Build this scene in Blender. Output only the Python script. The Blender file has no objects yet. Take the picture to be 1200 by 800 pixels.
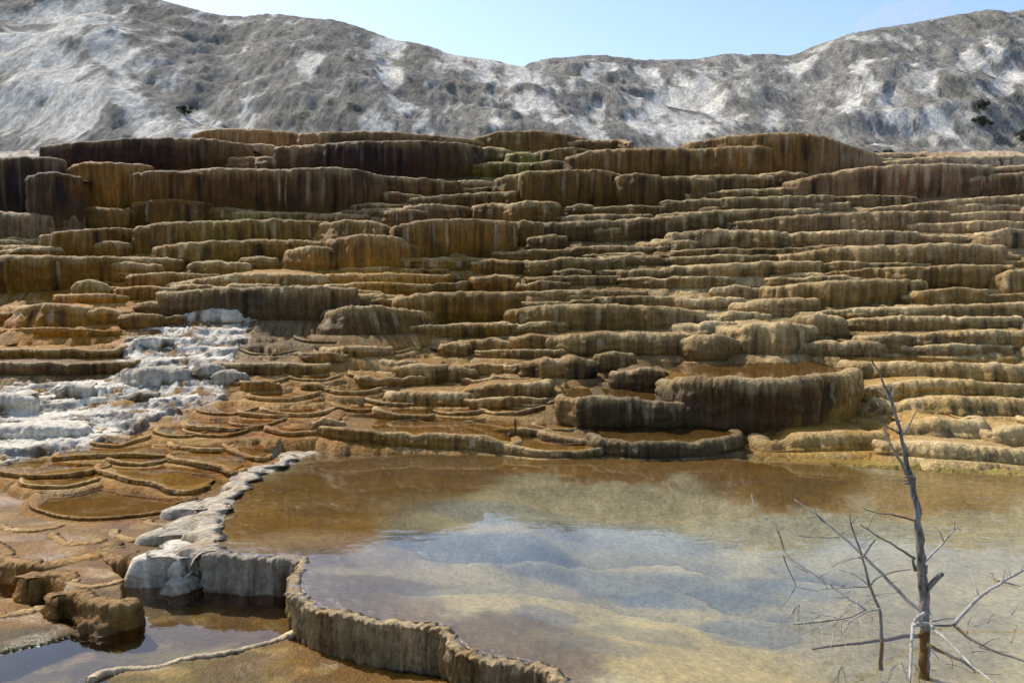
import bpy, math, random
import numpy as np

R = math.radians
random.seed(7)
rng = np.random.default_rng(7)
scene = bpy.context.scene
COL = scene.collection

# ------------------------------------------------------------------ camera, sky, sun
CAM_H, FPX, TILT = 2.5, 1000.0, math.atan(0.08)
cam_d = bpy.data.cameras.new('camera')
cam_d.sensor_width = 36.0
cam_d.lens = FPX / 1200.0 * 36.0
cam_d.clip_end = 6000.0
cam = bpy.data.objects.new('camera', cam_d)
cam.location = (0, 0, CAM_H)
cam.rotation_euler = (math.pi / 2 - TILT, 0, 0)
COL.objects.link(cam)
scene.camera = cam

SUN_EL, SUN_AZ = R(48), R(-48)          # azimuth from +Y, negative = to the left
world = bpy.data.worlds.new('World')
scene.world = world
world.use_nodes = True
wn = world.node_tree
bg = wn.nodes['Background']
sky = wn.nodes.new('ShaderNodeTexSky')
sky.sky_type = 'NISHITA'
sky.sun_disc = False
sky.sun_elevation = SUN_EL
sky.sun_rotation = SUN_AZ
sky.altitude = 2000
sky.air_density = 1.0
sky.dust_density = 6.0
sky.ozone_density = 1.6
wn.links.new(sky.outputs[0], bg.inputs[0])
bg.inputs[1].default_value = 0.13

sun_d = bpy.data.lights.new('sun', 'SUN')
sun_d.energy = 2.6
sun_d.angle = R(0.6)
sun_d.color = (1.0, 0.94, 0.85)
sun = bpy.data.objects.new('sun', sun_d)
sd_ = (math.sin(SUN_AZ) * math.cos(SUN_EL), math.cos(SUN_AZ) * math.cos(SUN_EL), math.sin(SUN_EL))
from mathutils import Vector
sun.rotation_euler = Vector(sd_).to_track_quat('Z', 'Y').to_euler()
sun.location = (-20, 20, 40)
COL.objects.link(sun)

scene.view_settings.view_transform = 'Standard'
scene.view_settings.look = 'None'
scene.view_settings.gamma = 1.0
scene.view_settings.exposure = 0.95
scene.view_settings.use_curve_mapping = False
scene.cycles.max_bounces = 6
scene.cycles.transparent_max_bounces = 12

# ------------------------------------------------------------------ projection
ct, st = math.cos(TILT), math.sin(TILT)

def ray(px, py):
    rx = (np.asarray(px, float) - 600) / FPX
    ry = (400 - np.asarray(py, float)) / FPX
    dy = ct + st * ry
    return rx / dy, (-st + ct * ry) / dy          # dX/dY, dZ/dY

def at_depth(px, py, Y):
    a, b = ray(px, py)
    return a * Y, Y + 0 * a, CAM_H + b * Y

def on_plane(px, py, z):
    a, b = ray(px, py)
    Y = (z - CAM_H) / b
    return a * Y, Y

def project(X, Y, Z):
    Yc = Y * ct - (Z - CAM_H) * st
    Zc = Y * st + (Z - CAM_H) * ct
    Yc = np.maximum(Yc, 0.05)
    return 600 + FPX * X / Yc, 400 - FPX * Zc / Yc

# ------------------------------------------------------------------ noise
def _hash(ix, iy, seed):
    h = (ix.astype(np.int64) * 374761393 + iy.astype(np.int64) * 668265263 + seed * 974634777) & 0xFFFFFFFF
    h = ((h ^ (h >> 13)) * 1274126177) & 0xFFFFFFFF
    h = h ^ (h >> 16)
    return (h & 0xFFFF).astype(np.float64) / 65535.0

def perlin(x, y, seed=0):
    x, y = np.broadcast_arrays(np.asarray(x, float), np.asarray(y, float))
    x0, y0 = np.floor(x), np.floor(y)
    fx, fy = x - x0, y - y0
    ix, iy = x0.astype(np.int64), y0.astype(np.int64)
    def g(dx, dy):
        a = _hash(ix + dx, iy + dy, seed) * 2 * np.pi
        return np.cos(a) * (fx - dx) + np.sin(a) * (fy - dy)
    u = fx * fx * fx * (fx * (fx * 6 - 15) + 10)
    v = fy * fy * fy * (fy * (fy * 6 - 15) + 10)
    a = g(0, 0) + u * (g(1, 0) - g(0, 0))
    b = g(0, 1) + u * (g(1, 1) - g(0, 1))
    return (a + v * (b - a)) * 1.5

def fbm(x, y, o=4, seed=0, gain=0.5):
    r, a, f, t = 0.0, 1.0, 1.0, 0.0
    for k in range(o):
        r = r + a * perlin(x * f + 17.3 * k, y * f - 9.1 * k, seed + k)
        t += a; a *= gain; f *= 2.03
    return r / t * 1.4

def ridged(x, y, o=4, seed=0):
    r, a, f, t = 0.0, 1.0, 1.0, 0.0
    for k in range(o):
        r = r + a * (1 - 2 * np.abs(perlin(x * f + 7.7 * k, y * f + 3.1 * k, seed + k)))
        t += a; a *= 0.5; f *= 2.07
    return r / t

def sstep(a, b, x):
    t = np.clip((x - a) / (b - a), 0, 1)
    return t * t * (3 - 2 * t)

def lin(c):
    c = np.asarray(c, float) / 255.0
    return np.where(c <= 0.04045, c / 12.92, ((c + 0.055) / 1.055) ** 2.4)

# ------------------------------------------------------------------ the lie of the land
POOL_PX = [(385, 512), (350, 522), (303, 540), (268, 562), (252, 585), (246, 612), (246, 650), (300, 651.5), (336, 652), (352, 653), (348, 668),
           (348, 690), (358, 703), (377, 714), (405, 721), (437, 729), (477, 730), (510, 730), (526, 743), (547, 762), (576, 771), (606, 774), (642, 782), (666, 801), (692, 839),
           (752, 904), (902, 979), (1300, 960), (1900, 960), (1980, 700), (1900, 590), (1400, 568), (1200, 557), (1100, 552), (1000, 546), (900, 541), (860, 535), (700, 535),
           (605, 536), (560, 526), (505, 525), (460, 522), (410, 516)]
_p = np.array(POOL_PX, float)
POOL = np.stack(on_plane(_p[:, 0], _p[:, 1], 0.0), 1)

def poly_sd(X, Y, P):
    """signed distance to polygon, positive inside"""
    d = np.full(X.shape, 1e9)
    inside = np.zeros(X.shape, bool)
    n = len(P)
    for i in range(n):
        ax, ay = P[i]; bx, by = P[(i + 1) % n]
        ex, ey = bx - ax, by - ay
        t = np.clip(((X - ax) * ex + (Y - ay) * ey) / (ex * ex + ey * ey), 0, 1)
        d = np.minimum(d, np.hypot(X - ax - t * ex, Y - ay - t * ey))
        c = ((ay > Y) != (by > Y))
        if ey != 0:
            xi = ax + (Y - ay) / ey * ex
            inside ^= c & (X < xi)
    return np.where(inside, d, -d)

_sh = np.array([(372, 510), (460, 520), (560, 524), (605, 534), (700, 535), (860, 534), (900, 539), (1000, 545), (1100, 550), (1200, 556), (1400, 566), (1900, 588)], float)
SHX, SHY = on_plane(_sh[:, 0], _sh[:, 1], 0.0)
S_S = [0, 1.0, 3, 5.2, 8, 14, 20, 25, 30, 34, 60]
S_Z = [0, .10, .50, 1.12, 1.95, 3.95, 5.9, 7.3, 7.55, 7.6, 7.6]
L_Y = [-5, 6.6, 8.0, 9.0, 10.5, 12, 13.5, 15.5, 18, 20.5, 23.2, 26.5, 30, 34.5, 39, 44, 70]
L_Z = [-.46, -.45, -.38, -.11, 0.0, .20, .45, .95, 1.72, 2.45, 3.2, 4.4, 5.6, 6.8, 8.0, 8.6, 9.2]

def G0(X, Y):
    ysh = np.interp(X, SHX, SHY)
    zs = np.interp(Y - ysh, S_S, S_Z)
    zl = np.interp(Y, L_Y, L_Z)
    w = sstep(-1.2, -3.2, X)
    w = np.maximum(w, sstep(ysh - .3, ysh - 1.3, Y))
    return zs * (1 - w) + zl * w

def on_ground(px, py):
    a, b = ray(px, py)
    Y = np.arange(3.0, 62, 0.02)
    out = []
    for ai, bi in zip(np.atleast_1d(a), np.atleast_1d(b)):
        hit = (CAM_H + bi * Y) <= G0(ai * Y, Y)
        out.append(Y[np.argmax(hit)] if hit.any() else 39.0)
    return np.array(out)

# ------------------------------------------------------------------ mineral colours by place (crust colour, with overhang shade painted in at upper left)
REG = [(150, 180, 74, 45, 30), (440, 185, 70, 46, 36), (20, 215, 74, 54, 40), (60, 245, 110, 92, 76), (120, 220, 168, 118, 48), (120, 260, 150, 112, 52), (210, 225, 140, 98, 46),
       (260, 225, 112, 78, 42), (380, 225, 106, 78, 56), (300, 158, 196, 152, 118), (480, 155, 156, 118, 88), (620, 160, 150, 114, 76),
       (740, 190, 146, 110, 58), (900, 180, 150, 112, 58), (650, 220, 130, 98, 50), (760, 220, 118, 90, 48), (600, 190, 140, 124, 60),
       (1060, 212, 138, 98, 74), (1180, 184, 222, 198, 172), (1060, 184, 190, 160, 130), (1180, 215, 138, 104, 74), (850, 240, 138, 114, 76),
       (1050, 242, 166, 140, 104), (1150, 262, 204, 176, 142), (1000, 270, 190, 164, 128), (250, 270, 152, 124, 60), (90, 285, 156, 116, 42), (60, 320, 150, 114, 40),
       (330, 290, 168, 132, 66), (250, 305, 160, 124, 56), (530, 280, 156, 118, 56), (480, 240, 140, 106, 76), (430, 285, 166, 126, 70), (700, 270, 128, 104, 66), (700, 310, 138, 114, 74),
       (950, 300, 164, 136, 90), (1100, 320, 162, 132, 82), (1000, 350, 170, 142, 98), (1180, 330, 180, 150, 104), (440, 325, 206, 156, 66), (300, 325, 196, 156, 96),
       (120, 345, 196, 142, 48), (60, 395, 198, 140, 46), (300, 352, 108, 90, 70), (400, 375, 126, 98, 62), (550, 355, 150, 114, 50),
       (700, 370, 154, 126, 84), (330, 405, 120, 98, 74), (400, 430, 182, 140, 82), (500, 440, 172, 136, 88), (600, 450, 172, 138, 96),
       (700, 400, 152, 124, 84), (850, 372, 196, 170, 134), (1100, 400, 182, 154, 116), (900, 478, 92, 68, 42), (1100, 460, 212, 180, 124),
       (1000, 510, 196, 152, 76), (1100, 530, 220, 192, 154), (740, 485, 92, 74, 56), (780, 525, 98, 84, 64), (600, 520, 168, 138, 102), (520, 490, 172, 130, 66),
       (350, 470, 190, 142, 76), (200, 530, 194, 146, 74), (300, 510, 178, 120, 44), (100, 560, 188, 140, 62), (120, 590, 158, 108, 24),
       (100, 640, 178, 124, 28), (60, 690, 172, 118, 28), (160, 620, 164, 112, 30), (40, 620, 180, 128, 32), (20, 740, 176, 122, 32), (60, 440, 150, 116, 74), (250, 560, 176, 130, 66), (200, 720, 150, 112, 56), (300, 715, 170, 116, 30), (420, 775, 170, 118, 26), (250, 790, 150, 126, 92), (420, 785, 150, 104, 30), (30, 770, 120, 104, 90)]
REG = np.array(REG, float)
REGL = lin(REG[:, 2:5]) * np.array([.66, .575, .29])

def region_colour(px, py):
    shp = px.shape
    px = px.ravel(); py = py.ravel()
    num = np.zeros((px.size, 3)); den = np.zeros(px.size) + 1e-12
    for (cx, cy), c in zip(REG[:, :2], REGL):
        d2 = ((px - cx) / 52.0) ** 2 + ((py - cy) / 24.0) ** 2
        w = 1.0 / (0.15 + d2) ** 2.2
        num += w[:, None] * c; den += w
    tone = 1 + sstep(760, 980, px)[:, None] * sstep(330, 250, py)[:, None] * np.array([.02, .05, .42]) + sstep(620, 800, px)[:, None] * np.array([0, .02, .25])
    return (num / den[:, None] * tone).reshape(shp + (3,))

CASC = np.array([(268, 366), (232, 376), (165, 388), (142, 402), (150, 420), (120, 440), (60, 448), (0, 452), (-60, 455), (-60, 552), (0, 545), (40, 538), (95, 526), (150, 510), (190, 490),
                 (248, 470), (262, 455), (284, 436), (268, 420), (282, 405), (300, 385), (310, 372)], float)

# ------------------------------------------------------------------ materials
def nodes_of(name):
    m = bpy.data.materials.new(name)
    m.use_nodes = True
    nt = m.node_tree
    return m, nt, nt.nodes['Principled BSDF']

def N(nt, t, **kw):
    n = nt.nodes.new(t)
    for k, v in kw.items():
        if k.startswith('i_'):
            n.inputs[k[2:].replace('_', ' ')].default_value = v
        else:
            setattr(n, k, v)
    return n

def noise_node(nt, vec, scale, detail=4.0, rough=0.55, dist=0.0):
    n = N(nt, 'ShaderNodeTexNoise')
    n.inputs['Scale'].default_value = scale
    n.inputs['Detail'].default_value = detail
    n.inputs['Roughness'].default_value = rough
    n.inputs['Distortion'].default_value = dist
    nt.links.new(vec, n.inputs['Vector'])
    return n

def math_node(nt, op, a, b=None, c=None):
    n = N(nt, 'ShaderNodeMath', operation=op)
    for i, v in enumerate((a, b, c)):
        if v is None: continue
        if isinstance(v, (int, float)): n.inputs[i].default_value = v
        else: nt.links.new(v, n.inputs[i])
    return n.outputs[0]

def map_range(nt, v, a, b, c, d):
    n = N(nt, 'ShaderNodeMapRange')
    nt.links.new(v, n.inputs[0])
    for i, x in enumerate((a, b, c, d)): n.inputs[i + 1].default_value = x
    return n.outputs[0]

def scaled_pos(nt, s):
    g = N(nt, 'ShaderNodeNewGeometry')
    m = N(nt, 'ShaderNodeVectorMath', operation='MULTIPLY')
    nt.links.new(g.outputs['Position'], m.inputs[0])
    m.inputs[1].default_value = s
    return m.outputs[0]

def travertine(name, bump=1.0, streak=1.0, grain=1.0):
    m, nt, bs = nodes_of(name)
    L = nt.links
    col = N(nt, 'ShaderNodeAttribute', attribute_name='Col')
    wet = N(nt, 'ShaderNodeAttribute', attribute_name='Wet')
    pos = scaled_pos(nt, (1, 1, 1))
    vpos = scaled_pos(nt, (1, 1, 0.10))
    n1 = noise_node(nt, pos, 2.2, 5, .6)
    n2 = noise_node(nt, pos, 24.0, 5, .65)
    n3 = noise_node(nt, vpos, 13.0, 4, .6)
    n4 = noise_node(nt, pos, 90.0, 3, .7)
    f1 = map_range(nt, n1.outputs[0], .3, .7, .78, 1.22)
    f2 = map_range(nt, n2.outputs[0], .3, .7, 1 - .30 * grain, 1 + .30 * grain)
    f3 = map_range(nt, n3.outputs[0], .3, .7, 1 - .34 * streak, 1 + .30 * streak)
    f = math_node(nt, 'MULTIPLY', math_node(nt, 'MULTIPLY', f1, f2), f3)
    mx = N(nt, 'ShaderNodeMix', data_type='RGBA', blend_type='MULTIPLY')
    mx.inputs[0].default_value = 1.0
    L.new(col.outputs['Color'], mx.inputs[6]); L.new(f, mx.inputs[7])
    # pale mineral flecks
    fl = math_node(nt, 'MULTIPLY', map_range(nt, n4.outputs[0], .62, .74, 0.0, .35 * grain), map_range(nt, wet.outputs['Fac'], .1, .4, 1, .1))
    mx2 = N(nt, 'ShaderNodeMix', data_type='RGBA')
    L.new(fl, mx2.inputs[0]); L.new(mx.outputs[2], mx2.inputs[6])
    mx2.inputs[7].default_value = (.50, .42, .30, 1)
    L.new(mx2.outputs[2], bs.inputs['Base Color'])
    L.new(map_range(nt, wet.outputs['Fac'], .15, .8, .18, .34), bs.inputs['Specular IOR Level'])
    r = N(nt, 'ShaderNodeMix', data_type='FLOAT')
    L.new(wet.outputs['Fac'], r.inputs[0]); r.inputs[2].default_value = .62; r.inputs[3].default_value = .16
    L.new(r.outputs[0], bs.inputs['Roughness'])
    h = math_node(nt, 'ADD', math_node(nt, 'MULTIPLY', n2.outputs[0], .044),
                  math_node(nt, 'ADD', math_node(nt, 'MULTIPLY', n3.outputs[0], .026 * streak), math_node(nt, 'MULTIPLY', n4.outputs[0], .008)))
    b = N(nt, 'ShaderNodeBump')
    b.inputs['Distance'].default_value = 1.0
    # wet, submerged floors are smoother
    L.new(map_range(nt, wet.outputs['Fac'], 0, 1, bump, .22 * bump), b.inputs['Strength'])
    L.new(h, b.inputs['Height']); L.new(b.outputs[0], bs.inputs['Normal'])
    return m

M_ledge = travertine('travertine_ledge')
M_ground = travertine('travertine_ground', streak=.15)

def water_material(name, tint, ripple):
    m = bpy.data.materials.new(name); m.use_nodes = True
    nt = m.node_tree; nt.nodes.clear(); L = nt.links
    out = N(nt, 'ShaderNodeOutputMaterial')
    tr = N(nt, 'ShaderNodeBsdfTransparent'); tr.inputs[0].default_value = tint
    gl = N(nt, 'ShaderNodeBsdfGlossy'); gl.inputs['Roughness'].default_value = .015; gl.inputs[0].default_value = (1, 1, 1, 1)
    fr = N(nt, 'ShaderNodeFresnel'); fr.inputs[0].default_value = 1.33
    mx = N(nt, 'ShaderNodeMixShader')
    pos = scaled_pos(nt, (1, 1.6, 1))
    n1 = noise_node(nt, pos, 5.0, 3, .5, .4)
    n2 = noise_node(nt, pos, 1.1, 2, .5)
    rp = N(nt, 'ShaderNodeAttribute', attribute_name='Ripple')
    b = N(nt, 'ShaderNodeBump'); b.inputs['Distance'].default_value = 1.0
    h = math_node(nt, 'ADD', math_node(nt, 'MULTIPLY', n1.outputs[0], .004), math_node(nt, 'MULTIPLY', n2.outputs[0], .006))
    L.new(h, b.inputs['Height'])
    L.new(math_node(nt, 'MULTIPLY_ADD', rp.outputs['Fac'], 1.0 * ripple, .12 * ripple), b.inputs['Strength'])
    for q in (gl, fr): L.new(b.outputs[0], q.inputs['Normal'])
    L.new(fr.outputs[0], mx.inputs[0]); L.new(tr.outputs[0], mx.inputs[1]); L.new(gl.outputs[0], mx.inputs[2])
    L.new(mx.outputs[0], out.inputs[0])
    return m

M_water = water_material('pool_water', (.90, .92, .90, 1), 1.0)
M_film = water_material('shallow_water', (.88, .80, .62, 1), .5)

# ------------------------------------------------------------------ mesh helpers
def mesh_obj(name, verts, faces, mat, parent=None, attrs=None, smooth=True, origin=None):
    me = bpy.data.meshes.new(name)
    v = np.asarray(verts, np.float32)
    if origin is not None: v = v - np.asarray(origin, np.float32)
    f = np.asarray(faces, np.int32)
    k = f.shape[1]
    me.vertices.add(len(v)); me.vertices.foreach_set('co', v.ravel())
    me.loops.add(f.size); me.loops.foreach_set('vertex_index', f.ravel())
    me.polygons.add(len(f)); me.polygons.foreach_set('loop_start', np.arange(0, f.size, k, dtype=np.int32))
    me.update(calc_edges=True)
    if smooth: me.polygons.foreach_set('use_smooth', np.ones(len(f), bool))
    for an, av in (attrs or {}).items():
        av = np.asarray(av, np.float32)
        if av.ndim == 2:
            a = me.attributes.new(an, 'FLOAT_COLOR', 'POINT')
            a.data.foreach_set('color', np.concatenate([av, np.ones((len(av), 1), np.float32)], 1).ravel())
        else:
            a = me.attributes.new(an, 'FLOAT', 'POINT'); a.data.foreach_set('value', av)
    me.materials.append(mat)
    o = bpy.data.objects.new(name, me)
    COL.objects.link(o)
    if origin is not None: o.location = origin
    if parent is not None:
        o.parent = parent
        if origin is not None: o.location = np.asarray(origin) - np.asarray(parent.location)
        else: o.location = [-c for c in parent.location]
    return o

def grid_faces(nr, nc):
    i = np.arange(nr * nc).reshape(nr, nc)
    return np.stack([i[:-1, :-1], i[:-1, 1:], i[1:, 1:], i[1:, :-1]], -1).reshape(-1, 4)

def tag(o, label=None, cat=None, group=None, kind=None):
    if label: o['label'] = label
    if cat: o['category'] = cat
    if group: o['group'] = group
    if kind: o['kind'] = kind
    return o

# ------------------------------------------------------------------ terrain sheet
def pool_floor(X, Y, sd):
    px, py = project(X, Y, 0 * X)
    dep = .006 + .05 * sstep(.25, 1.2, sd)
    deep = sstep(560, 700, px + 90 * fbm(X / 2.2, Y / 2.2, 3, 91)) * sstep(.35, 2.2, sd)
    dep = dep + .30 * deep
    return -dep, px, py, deep

POOLBLOBS = [  # sediment colours on the pool floor: px, py, rx, ry, colour, strength
    (470, 545, 140, 32, (136, 92, 26), .9), (330, 600, 120, 45, (174, 126, 46), .95), (420, 575, 120, 28, (144, 104, 40), .7), (740, 543, 180, 11, (160, 112, 34), .9), (930, 556, 100, 20, (150, 108, 34), .9),
    (1120, 565, 120, 16, (190, 150, 84), .8), (380, 640, 90, 26, (190, 150, 104), .8), (430, 690, 130, 40, (146, 116, 70), .95), (600, 755, 150, 46, (140, 114, 74), .95), (380, 660, 60, 24, (150, 116, 64), .9),
    (520, 640, 90, 30, (196, 172, 136), .8), (600, 665, 260, 10, (214, 190, 140), .7), (700, 690, 200, 26, (222, 198, 140), .8), (830, 745, 150, 60, (228, 200, 138), .85),
    (720, 640, 240, 14, (134, 138, 140), .75), (560, 625, 110, 13, (130, 136, 142), .8), (800, 655, 120, 10, (126, 136, 146), .8), (650, 590, 160, 16, (168, 170, 166), .7),
    (900, 590, 200, 16, (192, 190, 176), .7), (960, 640, 60, 14, (134, 142, 152), .7), (900, 690, 80, 22, (128, 134, 140), .8), (1050, 700, 150, 60, (178, 164, 138), .8), (1000, 610, 180, 12, (212, 198, 160), .6),
    (1120, 640, 90, 40, (208, 190, 152), .7), (640, 710, 40, 14, (140, 134, 126), .7), (760, 715, 70, 16, (160, 150, 126), .6), (700, 750, 60, 14, (150, 140, 120), .6)]

def build_terrain():
    U = np.concatenate([np.linspace(-1.5, -.70, 40, endpoint=False), np.linspace(-.70, .70, 760), np.linspace(.70, 1.5, 40)[1:]])
    Ys = np.concatenate([np.linspace(1.2, 4.5, 40, endpoint=False), np.geomspace(4.5, 9, 130, endpoint=False), np.geomspace(9, 26, 350, endpoint=False), np.geomspace(26, 62, 70)])
    Yg, Ug = np.meshgrid(Ys, U, indexing='ij')
    X = Ug * Yg; Y = Yg
    g = G0(X, Y)
    sd = poly_sd(X, Y, POOL)
    inside = sstep(.0, .03, sd)
    far = sstep(9, 15, Y)
    px, py = project(X, Y, g)
    csd = poly_sd(px + 10 * perlin(X * 2, Y * 2, 40), py + 5 * perlin(X * 2.5, Y * 2.5, 41), CASC)
    casc = sstep(-5, 7, csd)
    # rimstone steps
    near = sstep(9.2, 8.4, Y)
    base = g + .12 * far * fbm(X / 1.7, Y / 1.7, 3, 1) + (.018 + .05 * far) * fbm(X / .6, Y / .45, 4, 5) * (1 - near) + .022 * far * fbm(X / .16, Y / .13, 3, 9) + .05 * (1 - far) * fbm(X / 1.3, Y / 1.1, 3, 14) * (1 - .8 * near)
    zs = np.array([-1, -.5, .0, .4, 1.0, 3.0, 12.0]); stp = np.array([.08, .075, .06, .08, .13, .2])
    qs = np.concatenate([[0], np.cumsum(np.diff(zs) / stp)])
    q = np.interp(base, zs, qs)
    fl = np.floor(q); f = q - fl
    rise = sstep(.80, 1.0, f)
    lev = np.interp(fl + rise, qs, zs)
    stepsz = np.interp(base, [-.5, 0, .4, 1, 3], [.075, .06, .08, .13, .2])
    rim = np.exp(-f / .07) + sstep(.94, 1.0, f)
    z = lev + .16 * stepsz * rim
    soft = far * sstep(-.25, .35, fbm(X / .9, Y / .8, 3, 15)) * .85
    z = z * (1 - soft) + (base + .02 * fbm(X / .22, Y / .16, 4, 16)) * soft
    shelf = np.stack(on_plane(*np.array([(118, 792), (150, 783), (212, 772), (280, 764), (336, 746), (430, 775), (560, 800), (540, 960), (40, 960)], float).T, -.315), 1)
    for pp, zz_ in (([(-60, 560), (34, 565), (110, 557), (180, 575), (228, 582), (246, 600), (226, 614), (205, 640), (198, 654), (150, 655), (116, 644), (116, 655), (44, 664), (12, 655), (-60, 638)], -.125),
                    ([(22, 686), (38, 660), (120, 645), (136, 662), (152, 682), (146, 707), (100, 703), (72, 697), (74, 686), (56, 676)], -.145),
                    ([(-60, 690), (30, 700), (60, 720), (100, 738), (60, 752), (0, 765), (-60, 770)], -.318)):
        pw = np.stack(on_plane(*np.array(pp, float).T, zz_), 1)
        ps = sstep(-.02, .04, poly_sd(X + .04 * fbm(X / .3, Y / .3, 2, 19), Y, pw))
        z = z * (1 - ps) + (zz_ + .012 * fbm(X / .5, Y / .3, 3, 20)) * ps
        rise = rise * (1 - ps); f = f * (1 - ps) + .5 * ps
    ssd = sstep(-.03, .05, poly_sd(X + .05 * fbm(X / .3, Y / .3, 2, 17), Y, shelf))
    z = z * (1 - ssd) + (-.312 + .012 * fbm(X / .5, Y / .4, 3, 18)) * ssd
    f = f * (1 - ssd) + .5 * ssd
    z = z + .012 * fbm(X / .12, Y / .12, 3, 21) * (.4 + far) + casc * (.05 * ridged(X / .35, Y / .30, 4, 33) + .03 * fbm(X / .1, Y / .1, 2, 34))
    fz, ppx, ppy, deep = pool_floor(X, Y, sd)
    fz = fz + .02 * sstep(.2, 1.0, sd) * fbm(X / .8, Y / .5, 3, 50) + .006 * fbm(X / .1, Y / .1, 2, 51)
    fstep = np.zeros(X.shape)
    # colours
    c = region_colour(px + 12 * perlin(X, Y, 60), py + 6 * perlin(X * 1.3, Y * 1.3, 61))
    cream = lin((204, 172, 116))
    rimc = np.clip(np.maximum(np.exp(-f / .10), sstep(.8, .97, f)), 0, 1) * (.20 + .3 * far) * sstep(-.5, .3, fbm(X / .6, Y / .6, 3, 62))
    c = c * (1 - rimc[..., None]) + cream * rimc[..., None]
    v = 1 + .30 * fbm(X / .25, Y / .25, 4, 63)
    c = c * v[..., None]
    c = c * (1 - (1 - np.array([.70, .80, .46])) * sstep(15, 10, Y)[..., None])
    nf_ = sstep(12.5, 9.5, Y)
    p1 = sstep(-.2, .35, fbm(X / .55, Y / .42, 4, 73))[..., None] * nf_[..., None]
    c = c * (1 - .55 * p1) + lin((120, 78, 22)) * .55 * .55 * p1
    p2 = sstep(.15, .5, fbm(X / .45, Y / .3, 4, 74))[..., None] * nf_[..., None]
    c = c * (1 - .45 * p2) + lin((196, 160, 92)) * .45 * .7 * p2
    wh = lin((206, 198, 180)) * (1 + .18 * fbm(X / .2, Y / .2, 3, 64))[..., None]
    gy = lin((104, 100, 92))
    wmix = sstep(-.35, .15, fbm(X / .5, Y / .35, 4, 65))
    wh = wh * wmix[..., None] + gy * (1 - wmix[..., None])
    cw = (casc * sstep(-.45, .1, fbm(X / .4, Y / .4, 3, 66)))[..., None]
    c = c * (1 - cw) + wh * cw
    pc = np.broadcast_to(lin((206, 190, 152)), c.shape).copy()
    wx = 26 * fbm(X / .9, Y / .9, 4, 70); wy = 9 * fbm(X / .7, Y / .7, 4, 71)
    for (bx, by, rx, ry, bc, s) in POOLBLOBS:
        d2 = ((ppx + wx - bx) / rx) ** 2 + ((ppy + wy - by) / ry) ** 2
        w = (s * sstep(1.35, .55, d2))[..., None]
        pc = pc * (1 - w) + lin(bc) * w
    for ed, fade, nm in (([(440, 634), (480, 634), (500, 645), (540, 650), (600, 641), (650, 633), (720, 622), (800, 618), (880, 640)], 22, 0), ([(440, 690), (480, 696), (540, 693), (600, 682), (650, 673), (700, 668), (760, 680), (840, 692), (910, 706), (960, 690)], 20, 1),
                        ([(760, 636), (800, 650), (860, 668), (920, 676), (1000, 668)], 16, 2), ([(880, 618), (930, 632), (1000, 640), (1060, 634)], 16, 3), ([(620, 730), (650, 736), (680, 728)], 9, 4)):
        ed = np.array(ed, float)
        qx, qy = ppx + .45 * wx, ppy + .55 * wy
        dl = np.interp(qx, ed[:, 0], ed[:, 1]) - qy
        xm = sstep(ed[0, 0], ed[0, 0] + 50, qx) * sstep(ed[-1, 0], ed[-1, 0] - 50, qx)
        gw = (.75 * xm * np.exp(-np.maximum(dl, 0) / fade) * sstep(-2, 1, dl))[..., None]
        cw_ = (.7 * xm * np.exp(np.minimum(dl, 0) / 6) * sstep(1, -2, dl))[..., None]
        pc = pc * (1 - gw) + lin((128, 130, 128)) * gw
        pc = pc * (1 - cw_) + lin((210, 196, 158)) * cw_
        fstep = fstep - .05 * xm * np.exp(-np.maximum(dl, 0) / (1.5 * fade)) * sstep(-2, 2, dl)
    pc = pc * np.array([.49, .50, .48]) * (1 + .42 * sstep(520, 640, ppx + .9 * (ppy - 560)) * sstep(552, 585, ppy))[..., None]
    cr_ = (.75 * sstep(.22, .04, sd + .07 * fbm(X / .12, Y / .1, 3, 76)) * sstep(8.4, 7.6, Y))[..., None]
    pc = pc * (1 - cr_) + lin((118, 92, 58)) * cr_
    pc = pc * (1 + .10 * fbm(X / .12, Y / .12, 3, 72))[..., None]
    fz = fz + fstep * sstep(.1, .5, sd)
    z = z * (1 - inside) + fz * inside
    pin = sstep(-.02, .02, sd)[..., None]
    c = c * (1 - pin) + pc * pin
    wet = (sstep(.10, .3, f) * sstep(.85, .6, f)) * (1 - casc) * (.25 + .10 * (1 - far)) * (1 - inside) + inside * .8
    wet = np.maximum(wet, .75 * nf_ * sstep(-.1, .3, fbm(X / .7, Y / .5, 3, 75)) * (1 - casc) * sstep(.25, .4, f) * sstep(.85, .6, f))
    v3 = np.stack([X, Y, z], -1).reshape(-1, 3)
    o = mesh_obj('terrain', v3, grid_faces(*X.shape), M_ground, attrs={'Col': np.clip(c, 0.004, .9).reshape(-1, 3), 'Wet': wet.ravel()})
    tag(o, kind='structure')
    return o

terrain = build_terrain()

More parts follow.
